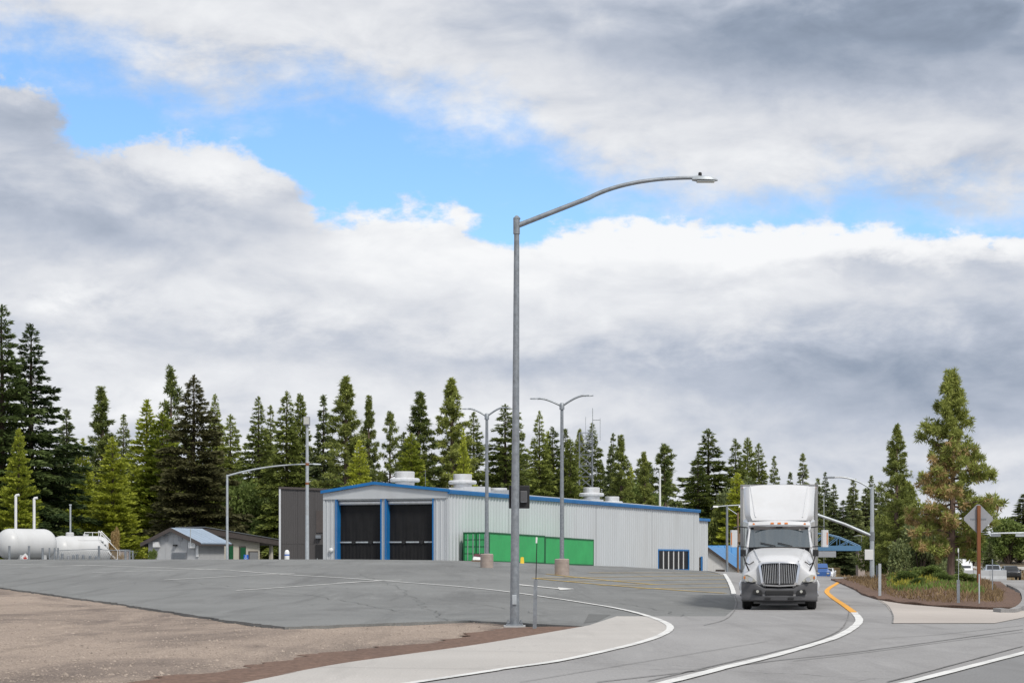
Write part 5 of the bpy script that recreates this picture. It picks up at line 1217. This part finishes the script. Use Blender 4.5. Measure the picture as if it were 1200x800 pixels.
# ------------------------------------------------------------------ cars on the far road
def car(label, px, Y, rz, paint, kind, group='vehicles on the far road', dz=0.0):
    X = (px - 600) * Y / F; c = thing('parked_car' if kind != 'van' else 'delivery_van', label, 'car' if kind != 'van' else 'van', (X, Y, gz(X, Y) + .06 + dz), rz, group)
    # profile: (y, half width, z bottom, z belt, z roof, roof half width); front at -y
    if kind == 'van': P_ = [(-2.5, .80, .45, .95, 1.0, .7), (-2.3, .92, .35, 1.15, 1.2, .8), (-1.7, .96, .3, 1.25, 1.5, .8), (-1.0, .98, .3, 1.3, 2.15, .82), (2.4, .98, .35, 1.3, 2.2, .85), (2.5, .93, .45, 1.25, 2.1, .82)]
    elif kind == 'suv': P_ = [(-2.25, .78, .45, .85, .9, .7), (-2.1, .90, .3, 1.0, 1.04, .75), (-1.0, .94, .28, 1.08, 1.12, .78), (-.25, .95, .28, 1.1, 1.66, .70), (1.5, .95, .28, 1.1, 1.70, .70), (2.15, .92, .35, 1.08, 1.3, .72), (2.25, .85, .45, 1.0, 1.1, .7)]
    else: P_ = [(-2.2, .75, .45, .72, .76, .65), (-2.05, .87, .3, .84, .88, .72), (-.95, .90, .25, .92, .96, .75), (-.2, .91, .25, .95, 1.42, .62), (1.0, .91, .25, .96, 1.44, .62), (1.75, .90, .28, .96, 1.02, .68), (2.2, .82, .42, .88, .92, .66)]
    body = MB(); body.loft([[(-wd, y, zb), (-wd * 1.02, y, (zb + zl) / 2), (-wd, y, zl), (-rw, y, zr), (rw, y, zr), (wd, y, zl), (wd * 1.02, y, (zb + zl) / 2), (wd, y, zb)] for y, wd, zb, zl, zr, rw in P_], closed=True, cap=True)
    body.build('body', paint, c, smooth=True, bevel=.03)
    j = next(i for i in range(len(P_) - 1) if P_[i + 1][4] - P_[i][4] > .3); A, B_ = P_[j], P_[j + 1]
    f_ = lambda P0, P1, t, s, o: (s * (P0[5] + (P1[5] - P0[5]) * t) * .92, P0[0] + (P1[0] - P0[0]) * t - o, P0[4] + (P1[4] - P0[4]) * t + o * .6)
    MB().add([f_(A, B_, .12, -1, .02), f_(A, B_, .12, 1, .02), f_(A, B_, .92, 1, .02), f_(A, B_, .92, -1, .02)], [(0, 1, 2, 3)]).build('windscreen', M['glass'], c)
    for s in (-1, 1):
        zb, zt = B_[3] + .05, B_[4] - .1; wb, wt = B_[1], B_[5]
        xx = lambda z: s * (wb + (wt - wb) * (z - B_[3]) / (B_[4] - B_[3]) + .015)
        ye = 2.0 if kind == 'suv' else (.9 if kind == 'van' else 1.1)
        MB().add([(xx(zb), B_[0] - .1, zb), (xx(zb), ye, zb), (xx(zt), ye - .25, zt), (xx(zt), B_[0] + .15, zt)], [(0, 1, 2, 3)]).build('side_window', M['glass'], c)
        for y in (-1.4, 1.35):
            wh = MB().lathe([(.33, -.11), (.36, -.06), (.36, .06), (.33, .11)], 18, (0, 0, 0), 'x').build('wheel', M['rubber'], c, smooth=True); wh.location = (s * .84, y, .34)
            MB().lathe([(.2, -.12), (.2, .12)], 12, (0, 0, 0), 'x').build('rim', M['galvlight'], wh)
        y0, wd, zb0, zl0 = P_[1][0], P_[1][1], P_[1][2], P_[1][3]
        MB().box(s * wd * .62 - .16, s * wd * .62 + .16, y0 - .14, y0 + .05, zl0 - .24, zl0 - .08).build('headlight', M['lens'], c, bevel=.02)
        MB().box(s * (B_[1] + .10) - .09, s * (B_[1] + .10) + .09, B_[0] - .25, B_[0] - .12, B_[3] + .02, B_[3] + .18).build('mirror', paint, c, bevel=.02)
    MB().box(-P_[1][1] * .45, P_[1][1] * .45, P_[0][0] - .03, P_[0][0] + .1, P_[0][2] + .12, P_[0][3] - .08).build('grille', M['black'], c, bevel=.01)
    return c
car('dark car with its front to the camera at the right edge road', 1184.5, 245, R(-5), M['cark'], 'suv', dz=0)
car('silver-blue car behind the thin stake right of the diamond sign', 1163.5, 232, R(-10), M['cars'], 'suv')
car('white van left of the diamond sign post', 1129, 215, R(-12), M['carw'], 'van')
# blue-cab truck and straw-coloured load behind the semi-truck
c = car('small white car beside the straw-coloured load behind the truck', 970, 262, R(-14), M['carw'], 'sedan', 'vehicles behind the truck', dz=.0)
p = W(961, 655, 250); bt = thing('blue_pickup', 'blue pickup truck half hidden right of the semi-truck', 'truck', (p.x, p.y, gz(p.x, p.y) + .05), 0)
cbm = MB(); cbm.loft([[(-.9, y, .4), (-.95, y, z1), (-.78, y, z2), (.78, y, z2), (.95, y, z1), (.9, y, .4)] for y, z1, z2 in ((-2.4, .9, .95), (-1.1, 1.15, 1.25), (-.6, 1.2, 1.9), (.6, 1.2, 1.95), (.7, 1.1, 1.2), (2.6, 1.1, 1.15))], closed=True, cap=True); cbm.build('body', M['carb'], bt, smooth=True)
MB().add([(-.72, -1.03, 1.32), (.72, -1.03, 1.32), (.68, -.62, 1.83), (-.68, -.62, 1.83)], [(0, 1, 2, 3)]).build('windscreen', M['glass'], bt).location.y = -.02
for s in (-1, 1):
    for y in (-1.6, 1.6): o = MB().lathe([(.36, -.12), (.39, -.06), (.39, .06), (.36, .12)], 16, (0, 0, 0), 'x').build('wheel', M['rubber'], bt, smooth=True); o.location = (s * .82, y, .39)
    MB().box(s * .6 - .15, s * .6 + .15, -2.46, -2.38, .68, .85).build('headlight', M['lens'], bt)
p = W(977, 655, 272); hy = thing('straw_load', 'straw-coloured boxy load behind the truck', 'load', (p.x, p.y, gz(p.x, p.y) + .05), R(-6))
for k in range(2):
    for j in range(2): MB().box(-.85 + k * .87, -.02 + k * .87, -.6, .6, .02 + j * .78, .77 + j * .78).build('bale', M['tan'], hy, bevel=.07)

# ------------------------------------------------------------------ the semi-truck (front at local y = 0, facing the camera)
tb = G(913, 716.6); TY = 64.3; TXc = (913.3 - 600) * TY / F
tk = thing('semi_truck', 'white semi-truck with chrome grille and roof fairing driving towards the camera', 'truck', (TXc, TY, gz(TXc, TY) + .058), R(-7.3))
def sym(h): return [(-x, z) for x, z in h] + [(x, z) for x, z in h[::-1][1:]]
# hood with fenders
HS = [(.20, [(1.06, .80), (1.13, .95), (1.08, 1.10), (.80, 1.28), (.62, 1.48), (.36, 1.55), (0, 1.57)]),
      (.40, [(1.14, .62), (1.19, .98), (1.12, 1.20), (.88, 1.42), (.66, 1.60), (.38, 1.67), (0, 1.69)]),
      (.90, [(1.18, .62), (1.21, 1.02), (1.14, 1.30), (.94, 1.52), (.72, 1.72), (.42, 1.79), (0, 1.81)]),
      (1.40, [(1.18, .62), (1.20, 1.06), (1.14, 1.36), (1.00, 1.64), (.80, 1.82), (.46, 1.89), (0, 1.91)]),
      (1.80, [(1.16, .62), (1.18, 1.10), (1.12, 1.42), (1.03, 1.76), (.86, 1.91), (.48, 1.97), (0, 1.985)])]
hd = MB(); secs = [[(x, y, z) for x, z in sym(h)] for y, h in HS]
front = [(x * .96, .13, z * .985) for x, z in sym(HS[0][1])]
hd.loft([front] + secs); hd.f.append(tuple(range(len(front))))
hood = hd.build('hood', M['truck'], tk, smooth=True, sub=2)
# crease lines down the hood
for s in (-1, 1): MB().tube([(s * .60, .22, 1.53), (s * .67, .6, 1.665), (s * .74, 1.2, 1.80), (s * .80, 1.7, 1.905)], .022, 6).build('hood_crease', M['truck'], hood, smooth=True)
# headlights
for s in (-1, 1):
    o = [(.70, .90), (.86, .87), (1.06, .90), (1.13, 1.0), (1.12, 1.10), (1.00, 1.12), (.84, 1.03)]
    yo = lambda x: .02 + max(0, abs(x) - .7) ** 2 * .9
    hl_ = MB(); n = len(o)
    hl_.add([(s * x, yo(x) - .03, z) for x, z in o] + [(s * (x * .97 + .03), yo(x) + .18, z) for x, z in o], [tuple(range(n))] + [(i, (i + 1) % n, n + (i + 1) % n, n + i) for i in range(n)])
    h1 = hl_.build('headlight', M['lens'], tk, bevel=.012)
    MB().lathe([(.075, .0), (.07, .03), (.02, .05)], 16, (s * .90, -.045, .965), 'y').build('lamp_bowl', M['chrome'], h1, smooth=True)
    MB().box(s * 1.09 - .025, s * 1.09 + .025, .10, .125, .98, 1.06).build('turn_signal', M['amber'], h1)
# chrome grille: surround and vertical bars
gs = [(.655, 1.44), (.60, 1.50), (0, 1.52)]
outer = [(-.50, .76), (-.57, .86), (-.655, 1.42), (-.61, 1.49), (-.3, 1.515), (0, 1.52), (.3, 1.515), (.61, 1.49), (.655, 1.42), (.57, .86), (.50, .76), (0, .735)]
inner_ = [(x * .885, 1.14 + (z - 1.14) * .885) for x, z in outer]
cy = lambda x, z: -.06 + .06 * (abs(x) / .65) ** 2 + .08 * (z - .76) / .76
g = MB(); n = len(outer)
g.loft([[(x, cy(x, z) + dy, z) for x, z in ol_] for ol_, dy in ((outer, .10), (outer, -.015), (inner_, -.03), (inner_, .06))], closed=True)
gr = g.build('grille_surround', M['chrome'], tk, smooth=True)
bk_ = MB(); bk_.add([(x, cy(x, z) + .065, z) for x, z in inner_], [tuple(range(n))]); bk_.build('grille_mesh', M['black'], gr)
bars = MB()
for i in range(-9, 10):
    if i == 0: continue
    x0, x1 = i * .0525, i * .059
    bars.hexa([(x0 - .007, cy(x0, .84) + .02, .84), (x0 + .007, cy(x0, .84) + .02, .84), (x0 + .008, cy(x0, .84) + .06, .84), (x0 - .008, cy(x0, .84) + .06, .84),
               (x1 - .007, cy(x1, 1.46) + .02, 1.455), (x1 + .007, cy(x1, 1.46) + .02, 1.455), (x1 + .008, cy(x1, 1.46) + .06, 1.455), (x1 - .008, cy(x1, 1.46) + .06, 1.455)])
bars.build('grille_bars', M['grillebar'], gr)
MB().box(-.022, .022, -.075, -.02, .80, 1.48).build('grille_spine', M['chrome'], gr, bevel=.008)
# bumper
bs = []
for x in np.linspace(-1.19, 1.19, 17):
    y = .02 + .26 * (abs(x) / 1.19) ** 3.2; zt = .70 + .19 * min(1, max(0, (abs(x) - .50) / .35)) ** .8
    bs.append([(x, y + .20, zt), (x, y, zt), (x, y - .05, zt - .05), (x, y - .055, .60), (x, y - .03, .50), (x, y - .06, .44), (x, y - .03, .31), (x, y + .05, .27), (x, y + .25, .27)])
bmp = MB().loft(bs, cap=False).build('bumper', M['bumper'], tk, smooth=True)
MB().box(-.44, .44, -.055, .05, .47, .615).build('air_intake', M['black'], bmp, bevel=.02)
for s in (-1, 1):
    MB().prism([(s * .52, .47), (s * .84, .52), (s * .80, .65), (s * .56, .62)], 'y', -.045, .05).build('fog_pocket', M['black'], bmp)
    MB().lathe([(.045, -.055), (.040, -.03)], 14, (s * .68, 0, .585), 'y').build('fog_light', M['lens'], bmp)
    MB().box(s * .36 - .09, s * .36 + .09, -.06, .02, .34, .40).build('tow_slot', M['black'], bmp, bevel=.01)
MB().box(-.8, .8, .06, .3, .20, .275).build('air_dam', M['black'], bmp)
# cab
cab = MB(); SW = [(1.75, 1.05, 1.96), ]
def ring(y, wb, wt, zt, zb=.55): return [(-wb, y, zb), (-wb * 1.01, y, 1.6), (-wb * .985, y, 2.0), (-wt, y, zt - .12), (-wt + .12, y, zt), (0, y, zt + .03), (wt - .12, y, zt), (wt, y, zt - .12), (wb * .985, y, 2.0), (wb * 1.01, y, 1.6), (wb, y, zb)]
cab.loft([ring(2.56, 1.08, .97, 2.84), ring(2.7, 1.10, 1.0, 2.88), ring(3.4, 1.12, 1.04, 2.92), ring(4.7, 1.2, 1.2, 3.0)], cap=True); cab.build('cab', M['truck'], tk, smooth=True)
# A-pillars, cowl and windscreen (curved, raked)
def wsp(u, v):   # u -1..1 across, v 0..1 up
    x = u * (1.00 - .07 * v); y = 1.74 + .22 * u * u + v * (.60 - .05 * u * u); z = 1.985 + .70 * v - .02 * u * u
    return (x, y, z)
wsm = MB(); wsm.loft([[wsp(-1 + 2 * i / 16, k / 6) for i in range(17)] for k in range(7)]); win = wsm.build('windscreen', None, tk, smooth=True, fix=False)
gm = bpy.data.materials.new('windscreen_glass'); gm.use_nodes = True; nb2 = NB(gm.node_tree); b_ = gm.node_tree.nodes['Principled BSDF']
b_.inputs['Base Color'].default_value = (.075, .10, .115, 1); b_.inputs['Roughness'].default_value = .04; b_.inputs['Metallic'].default_value = .0; b_.inputs['Specular IOR Level'].default_value = 1.0; b_.inputs['Coat Weight'].default_value = 1.0; b_.inputs['Coat Roughness'].default_value = .03; b_.inputs['Coat IOR'].default_value = 2.0
win.data.materials.append(gm)
tp_ = nb2.n('ShaderNodeBsdfTransparent'); tp_.inputs[0].default_value = (.72, .80, .82, 1); mx_ = nb2.n('ShaderNodeMixShader'); mx_.inputs[0].default_value = .74
gm.node_tree.links.new(tp_.outputs[0], mx_.inputs[1]); gm.node_tree.links.new(b_.outputs[0], mx_.inputs[2]); gm.node_tree.links.new(mx_.outputs[0], gm.node_tree.nodes['Material Output'].inputs['Surface'])
# cab interior behind the glass
MB().box(-.98, .98, 2.52, 2.555, 1.6, 2.78).build('cab_rear_trim', M['bumper'], tk)
MB().loft([[(x, 1.86 + .2 * (x / .95) ** 2, 1.95), (x, 2.02 + .15 * (x / .95) ** 2, 2.03), (x, 2.25, 2.02), (x, 2.3, 1.8)] for x in np.linspace(-.93, .93, 9)]).build('dashboard', M['signback'], tk, smooth=True, fix=False)
for s in (-1, 1):
    st_ = MB().box(s * .48 - .23, s * .48 + .23, 2.40, 2.50, 1.7, 2.36).build('seat', M['greybox'], tk, bevel=.05); MB().box(s * .48 - .13, s * .48 + .13, 2.41, 2.49, 2.38, 2.56).build('headrest', M['greybox'], st_, bevel=.04)
    MB().box(s * .46 - .36, s * .46 + .36, 2.26, 2.29, 2.55, 2.66).build('sun_visor', M['greybox'], tk, bevel=.01)
MB().tube([(.48 + .21 * math.cos(a), 2.30 - .10 * math.sin(a), 2.04 + .19 * math.sin(a)) for a in [6.2832 * k / 20 for k in range(21)]], .018, 6, False).build('steering_wheel', M['black'], tk)
rim_ = [wsp(-1, k / 6) for k in range(7)]; rim_b = [wsp(1, k / 6) for k in range(7)]
MB().tube([(x - .015, y + .01, z) for x, y, z in rim_], .035, 8).build('a_pillar', M['truck'], tk, smooth=True); MB().tube([(x + .015, y + .01, z) for x, y, z in rim_b], .035, 8).build('a_pillar', M['truck'], tk, smooth=True)
MB().tube([wsp(-1 + 2 * i / 16, 0) for i in range(17)], .022, 6).build('windscreen_seal', M['black'], win); MB().tube([wsp(-1 + 2 * i / 16, 1) for i in range(17)], .03, 6).build('windscreen_seal', M['black'], win)
MB().loft([[tuple(Vector(wsp(-1 + 2 * i / 16, v)) + Vector((0, -.012, .006))) for i in range(17)] for v in (.86, .93, 1.0)]).build('shade_band', M['black'], win, fix=False)
for u0, v0, u1, v1 in ((-.12, .03, -.62, .20), (.42, .03, -.05, .18)):
    MB().tube([tuple(Vector(wsp(u0 + (u1 - u0) * t, v0 + (v1 - v0) * t)) + Vector((0, -.035, .015))) for t in (0, .5, 1)], .016, 5).build('wiper', M['black'], win)
for s in (-1, 1):
    sd = MB(); sd.loft([[(s * 1.0, 1.96, 1.97), (s * .93, 2.52, 2.68)], [(s * 1.09, 2.32, 1.97), (s * .985, 2.62, 2.70)]]); sd.build('quarter_panel', M['truck'], tk, fix=False)
    cw = MB(); cw.loft([[(s * 1.17, 1.74, .6), (s * 1.16, 1.74, 1.3), (s * 1.05, 1.74, 1.74), (s * .98, 1.86, 1.97)], [(s * 1.12, 2.36, .6), (s * 1.12, 2.36, 1.3), (s * 1.11, 2.36, 1.74), (s * 1.09, 2.36, 1.99)]]); cw.build('cowl_side', M['truck'], tk, fix=False)
    MB().box(s * 1.13 - .01, s * 1.13 + .01, 2.55, 3.35, 2.05, 2.62).build('side_window', M['glass'], tk)
# roof brow with amber clearance lamps
brow = MB(); rows = []
for i in range(17):
    u = -1 + 2 * i / 16; x0, y0, z0 = wsp(u, 1)
    rows.append([(x0 * 1.06, y0 - .10, z0 - .03), (x0 * 1.065, y0 - .13, z0 + .03), (x0 * 1.06, y0 - .06, z0 + .13), (x0 * 1.05, y0 + .25, z0 + .22), (x0 * 1.05, y0 + .5, z0 + .2)])
brow.loft(rows); br_ = brow.build('roof_brow', M['truck'], tk, smooth=True)
for u in (-.86, -.24, 0, .24, .86):
    x0, y0, z0 = wsp(u, 1); MB().hexa([(x0 - .06, y0 - .14, z0 + .05), (x0 + .06, y0 - .14, z0 + .05), (x0 + .06, y0 + .0, z0 + .07), (x0 - .06, y0 + .0, z0 + .07), (x0 - .05, y0 - .09, z0 + .105), (x0 + .05, y0 - .09, z0 + .105), (x0 + .05, y0 + .02, z0 + .11), (x0 - .05, y0 + .02, z0 + .11)]).build('clearance_lamp', M['amber'], br_, bevel=.008)
# roof fairing: swept, waisted shell
def fair(u, v):   # v 0 bottom front .. 1 top back
    hw = 1.11 + .07 * v if v > .12 else 1.04 + .078 * v / .12
    z = 2.86 + 1.20 * v; y = 2.42 + 1.15 * v ** 1.6
    y += .55 * max(0, abs(u) - .86) ** 1.3 / .14 ** 1.3 * .9         # sides fold back
    z -= .10 * v * abs(u) ** 3; y += .16 * math.sin(v * 3.1) * (1 - u * u)       # hollow in the middle
    return (hw * u, y, z)
fm_ = MB(); fm_.loft([[fair(-1 + 2 * i / 24, k / 12) for i in range(25)] for k in range(13)]); fr_ = fm_.build('roof_fairing', M['truck'], tk, smooth=True, fix=False)
for s in (-1, 1):
    fs = MB(); fs.loft([[fair(s, k / 12) for k in range(13)], [(s * (1.06 + .17 * (k / 12)), 4.7, 2.9 + 1.12 * k / 12) for k in range(13)]]); fs.build('fairing_side', M['truck'], fr_, smooth=True, fix=False)
    MB().tube([tuple(Vector(fair(s * (.80 - .12 * (1 - k / 12)), k / 12)) + Vector((0, -.01, 0))) for k in range(1, 13)], .022, 6).build('fairing_crease', M['truck'], fr_, smooth=True)
tpf = MB(); tpf.loft([[fair(-1 + 2 * i / 24, 1) for i in range(25)], [(1.22 * (-1 + 2 * i / 24), 4.7, 4.04) for i in range(25)]]); tpf.build('fairing_top', M['truck'], fr_, fix=False)
# mirrors
for s in (-1, 1):
    a = MB(); a.tube([(s * 1.02, 2.3, 2.62), (s * 1.3, 2.15, 2.66), (s * 1.46, 2.1, 2.62), (s * 1.46, 2.1, 2.55)], .022, 6); a.tube([(s * 1.08, 2.3, 2.0), (s * 1.44, 2.1, 2.02)], .02, 6); a.build('mirror_arm', M['black'], tk)
    mh_ = MB(); mh_.loft([[(s * 1.46 + x * .115, 2.04 + y * .10, z) for x, y in ((-1, -.4), (-.6, -1), (.6, -1), (1, -.4), (1, 1), (-1, 1))] for z in (1.99, 2.03, 2.5, 2.54)], closed=True, cap=True); mo = mh_.build('mirror', M['truck'], tk, smooth=True)
    MB().box(s * 1.535 - .016, s * 1.535 + .016, 1.935, 1.95, 2.06, 2.46).build('side_marker', M['amber'], mo)
    MB().tube([(s * .95, .24, 1.24), (s * 1.06, .28, 1.48), (s * 1.13, .50, 1.74)], .024, 6).build('hood_mirror_arm', M['black'], tk)
    MB().tube([(s * .80, .45, 1.52), (s * .95, .36, 1.42), (s * 1.06, .30, 1.50)], .018, 6).build('hood_mirror_arm', M['black'], tk)
    hm = MB(); hm.loft([[(s * 1.14 + x * .095, .62 + y * .09, z) for x, y in ((-.8, -.7), (.8, -.7), (1, .6), (0, 1), (-1, .6))] for z in (1.69, 1.73, 1.87, 1.90)], closed=True, cap=True); hm.build('hood_mirror', M['black'], tk, smooth=True, bevel=.015)
# chassis, tanks, steps
MB().box(-.42, .42, .6, 7.2, .45, .80).build('chassis', M['black'], tk)
for s in (-1, 1):
    MB().lathe([(.3, 2.5), (.33, 2.54), (.33, 3.9), (.3, 3.94)], 20, (s * .98, 0, .72), 'y').build('fuel_tank', M['alu'], tk, smooth=True)
    MB().box(s * 1.12 - .14, s * 1.12 + .14, 1.95, 2.45, .40, .46).build('step', M['bumper'], tk)
MB().tube([(-1.05, 1.2, .5), (1.05, 1.2, .5)], .06, 10).build('front_axle', M['black'], tk)
def wheel(x, y, dual=False):
    w_ = .30 if not dual else .58
    o = MB().lathe([(.30, -w_ / 2), (.46, -w_ / 2), (.505, -w_ / 2 + .04), (.51, 0), (.505, w_ / 2 - .04), (.46, w_ / 2), (.30, w_ / 2)], 32, (0, 0, 0), 'x').build('wheel', M['rubber'], tk, smooth=True); o.location = (x, y, .51)
    tr_ = MB()
    for k in (-.09, -.03, .03, .09): tr_.lathe([(.5135, k - .009), (.5135, k + .009)], 32, (0, 0, 0), 'x')
    tr_.build('tread_groove', M['black'], o)
    MB().lathe([(.28, -w_ / 2 - .005), (.14, -w_ / 2 + .06), (.14, w_ / 2 - .06), (.28, w_ / 2 + .005)], 20, (0, 0, 0), 'x').build('rim', M['alu'], o, smooth=True)
    MB().lathe([(.10, -w_ / 2 - .06), (.10, w_ / 2 + .06)], 12, (0, 0, 0), 'x').build('hub', M['chrome'], o)
for s in (-1, 1):
    wheel(s * 1.02, 1.2)
    for y in (5.3, 6.6, 16.6, 17.9): wheel(s * .93, y, True)
# trailer
tl = MB().box(-1.27, 1.27, 5.55, 19.4, 1.20, 4.10).build('trailer', M['trailer'], tk)
ef = MB()
for s in (-1, 1): ef.box(s * 1.265 - .045, s * 1.265 + .045, 5.5, 5.62, 1.18, 4.12)
ef.box(-1.31, 1.31, 5.50, 5.62, 4.06, 4.14); ef.box(-1.31, 1.31, 5.5, 5.62, 1.12, 1.22); ef.build('front_frame', M['trailergrey'], tl)
MB().box(-1.305, 1.305, 5.63, 19.42, 4.04, 4.125).build('top_rail', M['trailergrey'], tl); MB().box(-1.305, 1.305, 5.63, 19.42, 1.14, 1.26).build('bottom_rail', M['trailergrey'], tl)
for i in range(9): MB().box(-1.0 + i * .25 - .02, -1.0 + i * .25 + .02, 5.515, 5.55, 1.25, 4.05).build('front_rib', M['trailer'], tl)
for s in (-1, 1):
    MB().box(s * 1.2 - .05, s * 1.2 + .05, 5.47, 5.50, 4.0, 4.04).build('marker_lamp', M['amber'], tl)
    MB().box(s * .8 - .06, s * .8 + .06, 8.4, 8.55, .06, 1.14).build('landing_leg', M['trailergrey'], tl)
MB().box(-.5, .5, 15.6, 19.0, .75, 1.14).build('bogie', M['black'], tl)
